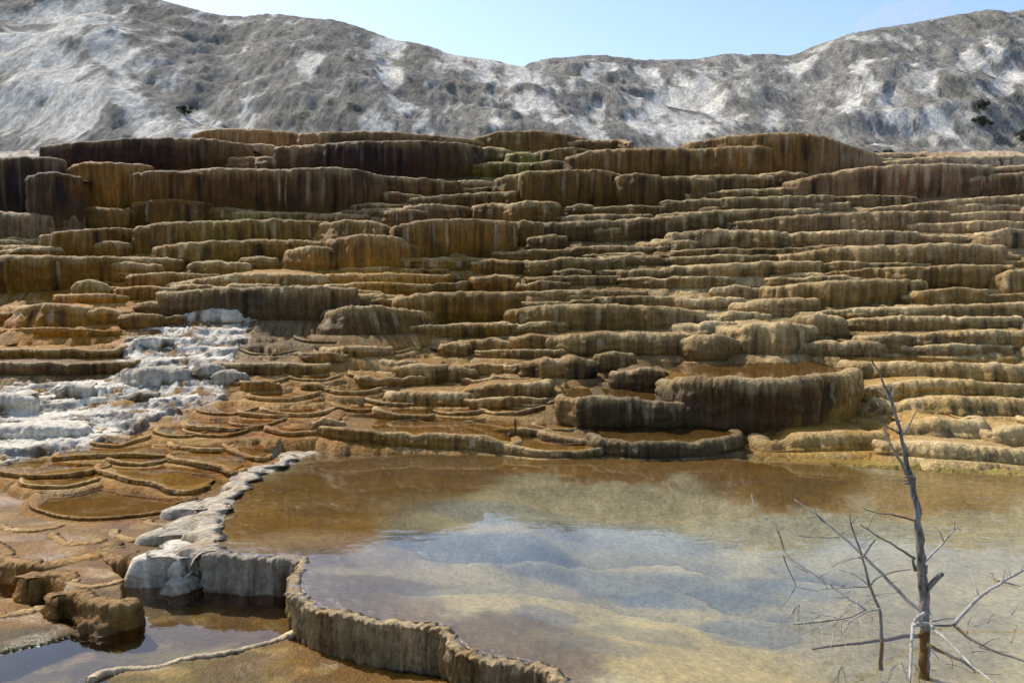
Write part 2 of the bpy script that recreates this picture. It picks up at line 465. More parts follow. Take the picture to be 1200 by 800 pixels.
# wide ground under and around everything, out to the horizon
def build_ground():
    r = [0, 40, 300, 3000]; n = 48
    vs = [(0, 0, -1.6)]
    for k in r[1:]:
        for j in range(n):
            a = 2 * math.pi * j / n
            vs.append((k * math.cos(a), k * math.sin(a), -1.6))
    fs = []
    for i in range(1, 3):
        for j in range(n):
            a = 1 + (i - 1) * n + j; b = 1 + (i - 1) * n + (j + 1) % n
            fs.append((a, a + n, b + n, b))
    for j in range(0, n):
        fs.append((0, 1 + j, 1 + (j + 1) % n, 1 + (j + 1) % n))
    me = bpy.data.meshes.new('ground')
    me.from_pydata(vs, [], [tuple(dict.fromkeys(f)) for f in fs])
    m, nt, bs = nodes_of('dry_ground')
    n1 = noise_node(nt, scaled_pos(nt, (1, 1, 1)), .4, 6, .6)
    cr = N(nt, 'ShaderNodeValToRGB')
    cr.color_ramp.elements[0].color = (.16, .14, .11, 1); cr.color_ramp.elements[1].color = (.34, .31, .26, 1)
    nt.links.new(n1.outputs[0], cr.inputs[0]); nt.links.new(cr.outputs[0], bs.inputs['Base Color']); bs.inputs['Roughness'].default_value = .9
    me.materials.append(m)
    o = bpy.data.objects.new('ground', me); COL.objects.link(o)
    tag(o, kind='structure')
build_ground()

# ------------------------------------------------------------------ travertine ledges
CREAM = lin((214, 186, 132))
_seed = [100]

def ledge(pts, name='ledge', label=None, cat=None, group=None, parent=None, style='u', bow=.06, pool=False, tint=None, tw=.0, cream=.5,
          zlip=None, zbot=None, back=None, end=None, flute=1.0, lobe=1.0, step=2.0, rough=1.0, topn=1.0, apron=None, gran=.0, rmax=.14, inner=None, white=0.0, wetw=.18, rimh=None, lift=0.0):
    """pts: (px, py of lip, py of foot) along the lip, left to right"""
    _seed[0] += 1; sd0 = _seed[0]
    p = np.array(pts, float)
    x, yt, yb = p.T
    if zlip is None:
        Y = on_ground(x, yb)
        Y = np.convolve(np.concatenate([[Y[0]], Y, [Y[-1]]]), [.2, .6, .2], 'valid')
        if bow:
            u = (x - x[0]) / max(x[-1] - x[0], 1e-6) * 2 - 1
            Y = Y - bow * min((x[-1] - x[0]) * Y.mean() / FPX, 3.0) * (1 - u * u)
        X, _, Z = at_depth(x, yt, Y)
        _, _, ZB = at_depth(x, yb, Y)
    else:
        X, Y = on_plane(x, yt, zlip); Z = np.full(len(x), zlip); ZB = np.full(len(x), zbot)
    # round both ends back into the slope
    L = np.hypot(np.diff(X), np.diff(Y)).sum()
    e = min(.22 * L, .45) if end is None else end
    if e > 0:
        k = np.array([1.0, .65, .3])
        X = np.concatenate([X[0] - e * .32 * np.array([1, .92, .55]), X, X[-1] + e * .32 * np.array([.55, .92, 1])])
        Y = np.concatenate([Y[0] + e * k ** 1.2 * 1.1, Y, Y[-1] + e * k[::-1] ** 1.2 * 1.1])
        pad = lambda a: np.concatenate([[a[0]] * 3, a, [a[-1]] * 3])
        Z, ZB = pad(Z), pad(ZB)
    s = np.concatenate([[0], np.cumsum(np.hypot(np.diff(X), np.diff(Y)))])
    ds = max(step * Y.mean() / FPX, .008)
    n = max(int(s[-1] / ds), 14)
    S = np.linspace(0, s[-1], n)
    def rs(a):
        a = np.interp(S, s, a)
        w = max(int(.16 * min(L, 1.6) / (S[1] - S[0])), 1)
        k = np.hanning(2 * w + 3); k /= k.sum()
        ap = np.concatenate([2 * a[0] - a[w + 1:0:-1], a, 2 * a[-1] - a[-2:-w - 3:-1]]) if n > w + 3 else a
        return np.convolve(ap, k, 'valid') if n > w + 3 else a
    X, Y, Z, ZB = rs(X), rs(Y), rs(Z), rs(ZB)
    n = len(X); S = S[:n]
    tx, ty = np.gradient(X), np.gradient(Y)
    tl = np.hypot(tx, ty) + 1e-9
    nx, ny = ty / tl, -tx / tl                     # towards the viewer for a left-to-right lip
    H = np.maximum(Z - ZB, .03)
    jr = np.random.default_rng(sd0); J = jr.uniform([.2, .7, .65, .35], [1.4, 1.35, 1.9, 1.4])
    hm = float(np.median(H))
    apron0 = zlip is None and apron is not False
    notch = .30 * H * float(sstep(.36, .2, hm)) * sstep(.15, .6, fbm(S / 1.0, 0 * S + sd0 * 1.3, 3, 33)) * apron0
    off = lobe * (1.3 if apron0 else 1) * (min(.10, .20 * hm + .02) * fbm(S / 1.1, 0 * S + sd0, 2, 3) + min(.07, .16 * hm) * (1 - 2 * np.abs(perlin(S / .42, 0 * S + sd0 * 1.7, 8))) * .8)
    A3 = min(.020, .06 * hm + .003) * flute
    A4 = min(.012, .04 * hm + .002) * flute
    r = np.minimum({'u': .22, 'b': .48, 'm': .32, 'c': .16}[style] * H * J[1], rmax)
    W = {'u': .11, 'b': -.35, 'm': .0, 'c': .03}[style] * H * J[0]
    if apron is None: apron = zlip is None
    prof = []                                     # (offset, z, v, kind)
    nw = 15 if hm > .3 else (10 if hm > .12 else 6)
    bot = np.maximum(.25, 0) + 0 * H
    for k in np.linspace(0, 1, nw):
        o = -W * (1 - k) ** 1.2 + (.07 if style != 'c' else .02) * H * math.sin(math.pi * min(k * 1.1, 1)) - r * 0
        prof.append((o - (0 if style != 'b' else 0), ZB + k * (H - r), k * .8, 0))
    ap = (.16 + .5 * H) * (1 + .6 * fbm(S / .5, 0 * S + sd0, 3, 28)) if apron else 0 * H
    if apron:
        prof[:0] = [(-W + ap, ZB - .10 - .40 * ap, 0.0, 5), (-W + ap * .55, ZB - .16 * ap, .0, 5), (-W + ap * .22, ZB + .02 * H, .02, 5)]
    else:
        prof.insert(0, (-W * 1.25, ZB - bot, 0.0, 0))
    for a in np.linspace(0, math.pi / 2, 6)[1:]:
        prof.append((-r + r * math.cos(a), Z - r + r * math.sin(a), .8 + .2 * a / (math.pi / 2), 1))
    rh = np.minimum(.018 + .06 * H, .05) if rimh is None else rimh
    prof.append((-r - .5 * r - .01, Z - .15 * rh, 1.0, 2))
    prof.append((-r - 1.0 * r - .04, Z - rh, 1.0, 3))
    rows = []; V = []; kinds = []
    tier = min(.05, .16 * hm) * jr.uniform(.2, 1.0) * rough; swz = fbm(S / .35, 0 * S + sd0, 3, 30)
    sw = fbm(S / .7, 0 * S + sd0, 3, 11) * 2.2
    A3 = A3 * J[3] * (1 + 1.1 * fbm(S / .5, 0 * S + sd0, 2, 25)); st_w = .4 * fbm(S / .3, 0 * S + sd0, 2, 26)
    for (o, zz, v, kd) in prof:
        wv = .35 + .65 * min(v / .35, 1) if kd < 2 else .6
        if kd == 5: wv = .8
        zl = zz if np.ndim(zz) else np.full(n, zz)
        fl_ = A3 * (1 - 2.2 * np.abs(perlin(S / (.085 * J[2]) + sw, zl * 1.2 + sd0, 12))) + A4 * (1 - 2 * np.abs(perlin(S / .036, zl * 2.5 + sd0, 13))) + A4 * fbm(S / .07, zl / .08 + sd0, 2, 14) + min(.03, .09 * hm) * rough * fbm(S / .24, zl / .30 + sd0, 3, 23) + (kd < 1) * tier * perlin(S / .55 + sd0, zl / (.05 + .10 * hm) + .8 * swz, 29) + gran * fbm(S / .035, zl / .035 + sd0 + o, 3, 27)
        oo = o + off + fl_ * wv
        zl = zl + (.7 * A3 * perlin(S / .07, 0 * S + sd0, 15) + .09 * min(hm, .4) * fbm(S / .35, 0 * S + sd0, 3, 16)) * (v > .75) - notch * min(v / .8, 1) ** 1.5 * (kd < 5)
        rows.append(np.stack([X + nx * oo, Y + ny * oo, zl], 1)); V.append(np.full(n, v)); kinds.append(kd)
    last = rows[-1]
    if inner is not None:                          # a free standing rim: falls away again behind the lip
        w2 = max(int(.30 / (S[1] - S[0])), 2); k2 = np.hanning(2 * w2 + 1); k2 /= k2.sum()
        smx = lambda a: np.convolve(np.pad(a, w2, 'edge'), k2, 'valid')
        X2, Y2, nx2, ny2 = smx(X), smx(Y), smx(nx), smx(ny)
        for (f_, dz) in ((.55, .006), (1.0, .02), (1.5, .06), (1.9, .25)):
            iw = inner * f_ + r
            rows.append(np.stack([X2 - nx2 * iw, Y2 - ny2 * iw, Z - rh - dz + .006 * fbm(S / .1, 0 * S + f_ * 9, 2, 24)], 1)); V.append(np.full(n, 1.0)); kinds.append(4)
        yb_line = last[:, 1]
    if inner is None: D = back if back is not None else min(hm / .28 + .7, 3.0)
    if inner is None: yb_line = last[:, 1].max() * .35 + last[:, 1] * .65 + D
    nb = (7 if pool else 4) if inner is None else 0
    w2 = max(int(.22 / (S[1] - S[0])), 1); k2 = np.hanning(2 * w2 + 3); k2 /= k2.sum()
    sm = np.stack([np.convolve(np.pad(last[:, i], w2 + 1, 'edge'), k2, 'valid') for i in range(3)], 1)
    last0 = last
    for j in range(1, nb + 1):
        t = (j / nb) ** 1.6
        last = last0 * max(1 - j / 3, 0) + sm * min(j / 3, 1)
        yy = last[:, 1] * (1 - t) + yb_line * t
        zz = last[:, 2] + (.012 * topn * fbm(last[:, 0] / .25, yy / .25, 3, 17) if not pool else -.02 * min(t * 3, 1)) + lift * t
        rows.append(np.stack([last[:, 0], yy, zz], 1)); V.append(np.full(n, 1.0)); kinds.append(4)
    endr = rows[-1].copy(); endr[:, 2] -= .5; rows.append(endr); V.append(np.full(n, .2)); kinds.append(4)
    P = np.stack(rows); V = np.stack(V); kinds = np.array(kinds)
    nr = len(P)
    # colour
    px, py = project(P[..., 0], P[..., 1], P[..., 2])
    ppx, ppy = px + 14 * perlin(P[..., 0] * 1.1, P[..., 1], 60), py
    c = region_colour(ppx, ppy)
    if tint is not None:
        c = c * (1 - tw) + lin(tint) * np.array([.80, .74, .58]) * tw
    zrel = P[..., 2]
    st1 = perlin(S[None] / .16 + 0 * zrel, zrel * .5 + sd0, 18); st2 = perlin(S[None] / .05 + 0 * zrel, zrel * .7 + sd0, 19)
    st3 = fbm(S[None] / .8 + 0 * zrel, zrel * .8 + sd0, 3, 20)
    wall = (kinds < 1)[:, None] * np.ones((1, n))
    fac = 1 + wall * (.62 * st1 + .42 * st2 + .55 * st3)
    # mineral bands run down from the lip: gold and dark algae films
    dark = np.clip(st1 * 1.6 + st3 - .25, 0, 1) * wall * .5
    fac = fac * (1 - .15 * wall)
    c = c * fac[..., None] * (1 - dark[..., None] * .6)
    apm = (kinds == 5)[:, None] * np.ones((1, n))
    lipw = np.maximum(sstep(.66, .98, V + .10 * st2 + .12 * st3), .55 * apm * sstep(-.3, .3, st2 + st3)) * ((kinds[:, None] < 4) | (kinds[:, None] == 5)) * np.clip(cream * (1 + .35 * sstep(760, 900, px)), 0, .95) * (.55 + .45 * sstep(-.4, .4, st3))
    c = c * (1 - lipw[..., None]) + CREAM * lipw[..., None]
    if white > 0:
        wn_ = (white * sstep(-.5, .3, st3 + .5 * st1 + (V - .5) * .8))[..., None]
        c = c * (1 - wn_) + lin((220, 208, 184)) * wn_
    lime = (sstep(.25, .6, perlin(S / .22, 0 * S + sd0, 31) + .5 * fbm(S / 2.5, 0 * S + sd0, 2, 32) + .3 * st2 - .2 * (1 - V)) * wall * (.45 if tw < .45 else .15) * sstep(.1, .5, V))[..., None]
    c = c * (1 - lime) + lin((190, 168, 128)) * lime
    topm = (kinds == 4)[:, None] * np.ones((1, n))
    if pool:
        pc = lin((128, 88, 28) if pool is True else pool) * np.array([.54, .69, .60]) * (1 + .25 * fbm(P[..., 0] / .4, P[..., 1] / .4, 3, 22))[..., None]
        tm = (topm * .95)[..., None]
        c = c * (1 - tm) + pc * tm
    wet = wall * wetw + topm * .25
    org = (float(X.mean()), float(Y.mean()), float(ZB.min()))
    o = mesh_obj(name, P.reshape(-1, 3), grid_faces(nr, n), M_ledge, parent=parent, attrs={'Col': np.clip(c, .004, .9).reshape(-1, 3), 'Wet': wet.ravel()}, origin=org)
    if label: tag(o, label, cat or 'terrace', group)
    if pool:
        zw = float(np.median(Z) - .3 * np.median(rh if np.ndim(rh) else [rh]))
        front = rows[len(prof) - 2]; wr = []
        for t in np.linspace(0, 1, 8):
            wr.append(np.stack([front[:, 0], front[:, 1] * (1 - t) + (yb_line) * t, np.full(n, zw)], 1))
        wv = np.stack(wr)
        mesh_obj('pool_water', wv.reshape(-1, 3), grid_faces(8, n), M_film, parent=o, attrs={'Ripple': np.full(8 * n, .15)}, origin=org)
    return o

def S(pts, **k):                # an unnamed ledge of the terraced slope
    return ledge(pts, parent=terrain, **k)

def T(label, pts, **k):         # a terrace one can point to
    return ledge(pts, name='travertine_terrace', label=label, cat='terrace', **k)
MAROON = (62, 34, 20)  # dark mineral colour, with some shade of the overhangs painted in
# --- crest, left to right
T('pinkish tan rounded terrace on the skyline left of the middle, before the cliff', [(228, 156, 176), (250, 150, 174), (300, 151, 174), (342, 154, 174), (368, 164, 176)], style='m', cream=.3)
T('long low brown terrace on the crest behind the dark maroon curtain wall', [(352, 156, 178), (420, 153, 178), (462, 154, 178), (540, 161, 178), (572, 167, 180)], style='m', cream=.35)
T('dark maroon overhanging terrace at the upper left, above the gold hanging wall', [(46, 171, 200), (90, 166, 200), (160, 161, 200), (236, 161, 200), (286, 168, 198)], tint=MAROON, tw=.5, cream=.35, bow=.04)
T('tall stained wall, painted darker for shade, at the left edge of the picture', [(-40, 183, 268), (0, 184, 268), (24, 182, 268), (60, 184, 262)], tint=(64, 44, 30), tw=.6, cream=.25)  # tint mixes stained crust with painted shade below the overhang
T('bright gold hanging wall with dark drip lines below the maroon overhang', [(79, 193, 262), (95, 189, 262), (140, 190, 260), (166, 192, 258)], tint=(184, 130, 50), tw=.5, bow=.12, cream=.25)
S([(30, 205, 285), (60, 200, 285), (92, 206, 280)], tint=(80, 58, 40), tw=.6, cream=.15, end=.1)
S([(80, 244, 275), (110, 242, 275), (146, 245, 275)], bow=.1, cream=.15)
S([(150, 203, 262), (185, 199, 262), (238, 201, 260)], bow=.1, cream=.3)
S([(155, 236, 268), (200, 232, 268), (236, 236, 266)], bow=.1, cream=.1)
S([(212, 199, 258), (262, 196, 258), (326, 198, 256)], cream=.35)
S([(-20, 246, 285), (40, 250, 285), (85, 252, 282)], cream=.3, tint=(150, 130, 110), tw=.5)
T('brown curtain wall with pale drip tips under the long maroon terrace', [(326, 198, 255), (380, 195, 254), (420, 198, 248), (440, 203, 242)], cream=.4)
S([(436, 205, 232), (490, 208, 230), (538, 213, 228)], cream=.45)
S([(270, 184, 200), (310, 183, 200), (366, 190, 200)], style='b', cream=.5)
S([(285, 170, 188), (305, 167, 188), (327, 171, 188)], style='m')
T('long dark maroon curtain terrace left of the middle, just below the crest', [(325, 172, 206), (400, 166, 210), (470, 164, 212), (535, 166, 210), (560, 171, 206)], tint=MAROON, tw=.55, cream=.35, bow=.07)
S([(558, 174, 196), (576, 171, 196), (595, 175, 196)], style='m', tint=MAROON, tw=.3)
T('light brown fluted terrace on the crest left of the notch in the hills', [(556, 160, 178), (590, 153, 178), (640, 153, 178), (686, 161, 178)], style='m', cream=.4)
S([(633, 169, 184), (680, 164, 184), (725, 163, 184), (739, 167, 184)], tint=(84, 60, 38), tw=.5)
S([(572, 169, 186), (600, 165, 186), (628, 168, 186)], style='m', cream=.3)
S([(596, 180, 196), (612, 177, 196), (628, 180, 196)], style='m', tint=(150, 146, 70), tw=.6)
S([(628, 178, 192), (640, 175, 192), (652, 178, 192)], style='m')
S([(640, 176, 196), (668, 172, 196), (690, 175, 194)], cream=.3)
S([(546, 193, 208), (580, 189, 208), (626, 191, 206)], cream=.5)
S([(622, 191, 206), (645, 187, 206), (671, 190, 205)], tint=(90, 64, 36), tw=.4)
T('large domed golden brown terrace standing highest on the right part of the crest', [(808, 167, 206), (850, 159, 206), (905, 155, 206), (942, 155, 206), (965, 159, 205), (1008, 172, 204), (1030, 181, 202)], bow=.12, cream=.35)
T('golden fluted terrace in front of the domed crest terrace', [(818, 174, 210), (850, 171, 210), (890, 170, 210), (909, 172, 208)], cream=.35, bow=.1)
T('long golden brown fluted terrace just left of the domed crest terrace', [(670, 182, 212), (696, 175, 212), (750, 173, 212), (800, 173, 212), (828, 176, 210)], cream=.45, bow=.08)
T('brown fluted drum terrace with a dark gap on its right side', [(584, 208, 242), (610, 201, 243), (660, 198, 244), (705, 198, 244), (727, 203, 242)], bow=.12, cream=.35)
S([(726, 205, 246), (745, 202, 246), (771, 205, 244)], bow=.1, cream=.3)
S([(768, 208, 240), (795, 205, 240), (832, 209, 238)], cream=.3)
S([(480, 232, 244), (560, 225, 244), (652, 223, 244)], cream=.4)
S([(598, 238, 262), (620, 234, 262), (652, 237, 260)], style='m'); S([(556, 240, 260), (578, 237, 260), (600, 240, 260)], style='m')
S([(480, 241, 262), (510, 238, 262), (541, 241, 260)], style='m'); S([(453, 247, 266), (472, 244, 266), (495, 247, 264)], style='m')
S([(405, 240, 252), (440, 237, 252), (472, 240, 250)], cream=.6); S([(525, 213, 226), (555, 210, 226), (586, 214, 224)], cream=.6, tint=(170, 130, 96), tw=.5)
S([(530, 221, 230), (580, 219, 230)]); S([(433, 227, 240), (460, 224, 240), (490, 228, 238)], cream=.5)
T('gold draped terrace with a long fluted apron left of the middle', [(464, 264, 312), (490, 258, 312), (525, 256, 310), (570, 256, 308), (595, 259, 304)], cream=.3, bow=.1)
S([(592, 260, 290), (610, 257, 290), (631, 260, 288)], cream=.35)
S([(630, 261, 284), (720, 257, 284), (802, 252, 280)], tint=(104, 80, 50), tw=.4, cream=.5)
S([(697, 243, 256), (740, 240, 256), (783, 242, 255)]); S([(650, 255, 262), (708, 253, 262)], cream=.6); S([(667, 241, 256), (682, 238, 256), (697, 241, 256)])
S([(378, 262, 290), (400, 257, 290), (440, 258, 288), (466, 270, 288)], style='b', cream=.4); S([(385, 280, 318), (420, 274, 318), (466, 276, 314), (494, 290, 312)], style='m', bow=.14, cream=.3)
T('broad olive gold terrace in the left half with a smooth rounded lip', [(160, 265, 298), (188, 260, 298), (260, 258, 294), (325, 256, 290), (374, 259, 288)], style='m', bow=.08, cream=.25)
S([(327, 265, 286), (360, 261, 286), (402, 264, 284)], style='m'); S([(180, 288, 314), (225, 283, 314), (280, 281, 308), (340, 280, 305), (378, 283, 304)], style='m', cream=.3)
S([(308, 290, 306), (330, 287, 306), (352, 290, 306)], style='m'); S([(338, 292, 318), (368, 287, 318), (397, 292, 316)], style='m', bow=.2)
S([(230, 249, 262), (300, 247, 262), (366, 249, 260)], tint=(170, 158, 110), tw=.5); S([(362, 251, 264), (395, 248, 264), (424, 251, 262)], style='m')
T('gold ledge under the left hanging walls, with a notch at its right end', [(50, 275, 302), (72, 270, 302), (108, 268, 300), (140, 266, 292), (159, 268, 286)], cream=.3)
S([(110, 284, 302), (128, 281, 302), (147, 284, 301)], style='m')
T('long level olive gold terrace reaching the left edge of the picture', [(-40, 300, 345), (0, 299, 345), (60, 299, 342), (120, 300, 334), (172, 302, 324)], cream=.4)
S([(92, 309, 332), (130, 306, 332), (178, 309, 328)], style='m', cream=.5)
S([(222, 308, 326), (250, 304, 326), (283, 308, 324)], style='m'); S([(282, 302, 316), (302, 299, 316), (323, 302, 315)], style='m'); S([(172, 303, 322), (190, 300, 322), (208, 304, 320)], style='m')
S([(252, 296, 306), (272, 293, 306), (291, 297, 305)], style='m'); S([(150, 322, 338), (195, 318, 338), (241, 321, 335)]); S([(195, 332, 344), (270, 320, 342), (330, 319, 338), (378, 322, 338)], style='b', cream=.6, lift=.2)
S([(133, 338, 352), (165, 334, 352), (201, 337, 350)], style='m'); S([(88, 331, 352), (104, 326, 352), (121, 331, 350)], style='b', tint=(130, 116, 44), tw=.5)
T('long dark brown grey ledge directly above the white cascade', [(190, 342, 374), (240, 338, 376), (300, 336, 376), (350, 335, 376), (386, 334, 378), (402, 338, 376)], cream=.4, tint=(100, 84, 66), tw=.5)
S([(400, 346, 362), (430, 343, 362), (469, 346, 360)], style='m'); S([(384, 364, 392), (410, 358, 392), (450, 358, 392), (500, 365, 388)], style='b', cream=.35)
S([(160, 355, 372), (178, 352, 372), (196, 355, 372)], tint=(80, 62, 46), tw=.5); S([(140, 369, 386), (162, 366, 386), (184, 369, 386)], tint=(110, 82, 48), tw=.5); S([(100, 363, 380), (122, 360, 380), (146, 364, 380)], style='m')
S([(20, 360, 384), (55, 354, 384), (96, 359, 382)], style='b', bow=.2); S([(-10, 366, 380), (22, 365, 380)], style='m'); S([(188, 369, 383), (212, 368, 382)], tint=(90, 72, 54), tw=.5)
S([(-30, 386, 396), (60, 383, 396), (132, 387, 394)], cream=.3, pool=(196, 134, 34)); S([(-30, 424, 440), (50, 424, 440), (100, 426, 440), (140, 424, 438)], tint=(96, 76, 54), tw=.5)
S([(-30, 408, 420), (60, 409, 420), (128, 406, 420)], tint=(120, 92, 50), tw=.4)
# --- middle
S([(550, 279, 298), (568, 275, 298), (586, 279, 298)]); S([(622, 278, 296), (645, 274, 296), (665, 277, 296)], tint=(100, 80, 50), tw=.5); S([(700, 268, 288), (716, 265, 288), (733, 268, 286)]); S([(665, 290, 302), (710, 287, 302), (762, 289, 300)], cream=.6)
S([(582, 295, 308), (625, 291, 308), (665, 293, 306)]); S([(552, 306, 322), (580, 303, 322), (609, 306, 322)]); S([(622, 306, 324), (665, 301, 324), (709, 303, 322)]); S([(708, 302, 318), (735, 299, 318), (762, 301, 317)])
S([(518, 299, 316), (532, 296, 316), (546, 299, 316)], style='m'); S([(468, 316, 326), (495, 312, 326), (521, 315, 325)], style='m'); S([(400, 314, 322), (452, 312, 322)], style='m'); S([(384, 321, 336), (440, 318, 336), (521, 322, 333)], style='m', cream=.35)
S([(384, 333, 348), (440, 330, 348), (500, 333, 346)], cream=.65); S([(555, 325, 342), (580, 321, 342), (606, 325, 342)]); S([(605, 331, 342), (635, 328, 342), (666, 331, 341)]); S([(500, 332, 342), (552, 329, 342)]); S([(653, 317, 330), (672, 314, 330), (691, 317, 329)]); S([(727, 317, 331), (755, 314, 331), (786, 317, 330)]); S([(747, 331, 342), (770, 328, 342), (797, 331, 342)])
T('gold fluted ledge near the middle, directly above the brown rubble slope', [(468, 348, 382), (500, 343, 382), (545, 341, 381), (598, 342, 376)], cream=.35, bow=.09)
S([(596, 342, 358), (670, 339, 358), (752, 341, 356)], cream=.45); S([(673, 349, 363), (740, 346, 363), (803, 348, 362)], cream=.45)
T('long rounded ledge right of the middle with a thin orange pool at its foot', [(600, 363, 386), (635, 357, 387), (690, 356, 387), (740, 357, 387), (800, 360, 386), (822, 366, 384)], style='m', cream=.45)
S([(512, 381, 396), (555, 377, 396), (603, 380, 395)]); S([(540, 399, 414), (575, 395, 414), (607, 398, 413)]); S([(603, 395, 414), (626, 391, 414), (651, 394, 413)]); S([(518, 403, 418), (532, 400, 418), (549, 403, 417)], style='m')
S([(645, 395, 418), (690, 390, 418), (750, 389, 417), (806, 391, 415)], style='m', cream=.5); S([(616, 424, 444), (640, 419, 444), (672, 423, 443)], style='m', bow=.12); S([(650, 421, 444), (672, 417, 444), (692, 421, 443)], style='m'); S([(704, 415, 437), (722, 411, 437), (741, 415, 436)])
S([(722, 436, 462), (750, 431, 462), (786, 435, 462)], bow=.15, tint=(112, 86, 58), tw=.5); S([(464, 430, 450), (492, 425, 450), (524, 428, 450)], style='m'); S([(514, 432, 448), (532, 428, 448), (552, 432, 447)], style='m', bow=.12); S([(540, 428, 440), (565, 425, 440), (589, 428, 440)]); S([(420, 441, 454), (455, 437, 454), (496, 441, 453)])
S([(522, 464, 474), (548, 455, 473), (580, 449, 472), (640, 447, 468)], cream=.6); S([(545, 443, 452), (580, 440, 452), (616, 443, 451)]); S([(550, 468, 480), (590, 464, 480), (638, 467, 478)], cream=.5); S([(440, 478, 490), (452, 482, 494), (475, 485, 496), (502, 486, 496)], cream=.5, style='m', pool=(160, 100, 24)); S([(368, 494, 508), (382, 489, 508), (402, 492, 508)], style='m', tint=(140, 104, 64), tw=.5)
T('dark brown ledge holding an orange pool, left of the big drum terrace', [(668, 466, 500), (690, 463, 503), (730, 466, 504), (770, 469, 504), (800, 471, 502)], pool=True, cream=.35, bow=.12, back=1.0)
T('big dark brown drum terrace with a brown pool on top, behind the dead tree', [(784, 446, 488), (792, 441, 500), (820, 441, 507), (870, 443, 508), (920, 443, 507), (960, 441, 502), (990, 437, 492), (1008, 433, 478)], pool=(150, 100, 34), cream=.35, bow=.05, lobe=.5, back=1.55, end=.3, style='c', apron=False)
T('low dark cobbled rim with an orange pool, in front of the big drum terrace', [(704, 514, 534), (740, 517, 536), (800, 518, 536), (840, 515, 534), (862, 509, 528)], pool=True, cream=.25, style='m', back=.7)
T('low brown rim wall along the far left shore of the main pool', [(372, 500, 512), (400, 501, 516), (460, 506, 522), (505, 508, 526), (560, 509, 527), (600, 516, 534)], pool=(158, 100, 26), style='m', cream=.45, back=.9)
T('thin scalloped rim wall on the far shore of the main pool at the middle', [(596, 522, 534), (630, 527, 536), (670, 529, 537), (704, 524, 534)], pool=(172, 122, 52), style='m', cream=.6, back=.7)
S([(636, 506, 516), (660, 511, 520), (690, 516, 524), (702, 516, 524)], style='m', cream=.5); S([(556, 503, 511), (600, 500, 510), (642, 504, 512)], style='m', cream=.6, pool=(176, 116, 34))
pg = np.random.default_rng(5)
for (qx_, qy_, qw) in ((300, 452, 70), (360, 446, 60), (330, 470, 80), (410, 462, 70), (265, 486, 66), (345, 488, 76), (420, 482, 60), (300, 500, 60), (250, 512, 70), (480, 462, 70), (470, 476, 80), (540, 486, 74), (520, 500, 80), (600, 486, 70), (620, 476, 60), (340, 430, 60), (400, 420, 64), (455, 414, 60), (380, 402, 70), (310, 416, 56), (440, 446, 60), (660, 505, 60), (210, 512, 60), (160, 545, 70), (60, 572, 80), (130, 524, 60)):
    a = pg.uniform(-2, 2); d = qy_ / 420 * pg.uniform(3.0, 5.0)
    S([(qx_ - qw / 2, qy_ - d - 4 + a, qy_ - 4 + a), (qx_ - qw / 4, qy_ - d + .5, qy_ + .5), (qx_ + qw / 8, qy_ - d + 1.5, qy_ + 1.5), (qx_ + qw * .36, qy_ - d - .5 - a, qy_ - .5 - a), (qx_ + qw / 2, qy_ - d - 4 - a, qy_ - 4 - a)], pool=(pg.uniform(150, 190), pg.uniform(104, 134), pg.uniform(30, 60)), style='m', cream=float(pg.uniform(.3, .7)), end=.25, bow=.12, gran=.006, rough=1.5, back=float(pg.uniform(.5, 1.0)))

# --- right side
T('long smooth reddish brown terrace at the upper right', [(930, 211, 236), (960, 204, 236), (1005, 196, 235), (1060, 192, 234), (1110, 191, 233), (1162, 193, 231)], cream=.4, bow=.06, flute=.6)
T('brown fluted terrace at the right edge in front of the reddish terrace', [(1113, 211, 232), (1150, 205, 232), (1200, 201, 230), (1240, 199, 228)], cream=.4)
S([(1158, 195, 210), (1200, 193, 210), (1240, 193, 210)], tint=(84, 58, 40), tw=.6); S([(995, 187, 196), (1030, 184, 196), (1062, 186, 195)], cream=.7)
T('pale pinkish white crust plateau on the crest at the right edge', [(1040, 188, 202), (1090, 183, 201), (1150, 182, 200), (1240, 182, 200)], style='b', cream=.9, lift=.25, back=3)
S([(1020, 181, 192), (1050, 178, 192), (1085, 180, 191)], style='b', tint=(110, 90, 70), tw=.5)
S([(788, 207, 230), (840, 204, 229), (906, 205, 226)]); S([(898, 203, 219), (920, 200, 219), (946, 203, 218)])
S([(782, 228, 238), (860, 222, 237), (965, 218, 235)], cream=.55); S([(783, 235, 252), (860, 231, 252), (976, 228, 248)], tint=(122, 100, 62), tw=.4); S([(957, 238, 249), (995, 236, 248)]); S([(974, 231, 243), (1020, 228, 243), (1076, 230, 242)])
S([(1028, 243, 252), (1100, 235, 250), (1150, 231, 250), (1220, 226, 248)], cream=.6); S([(778, 250, 272), (860, 245, 270), (961, 244, 262)], tint=(116, 92, 56), tw=.4); S([(843, 260, 272), (866, 257, 272), (891, 259, 272)])
S([(864, 260, 274), (930, 252, 274), (1040, 247, 272), (1112, 247, 268)], cream=.4, tint=(140, 108, 74), tw=.4); S([(1108, 241, 252), (1150, 238, 252), (1192, 240, 251)], cream=.6); S([(1104, 251, 262), (1160, 247, 262), (1225, 248, 261)], cream=.6)
S([(1108, 261, 274), (1150, 258, 274), (1225, 260, 273)], cream=.75); S([(793, 272, 296), (830, 268, 296), (880, 269, 295), (926, 272, 294)], cream=.55); S([(924, 273, 292), (1000, 269, 292), (1072, 271, 290)], cream=.7); S([(1070, 276, 286), (1110, 272, 286), (1158, 274, 285)], cream=.8); S([(1154, 272, 292), (1180, 267, 292), (1225, 269, 291)], cream=.5, style='m')
S([(793, 293, 304), (850, 290, 304), (916, 291, 303)]); S([(895, 285, 294), (932, 283, 294)], cream=.7)
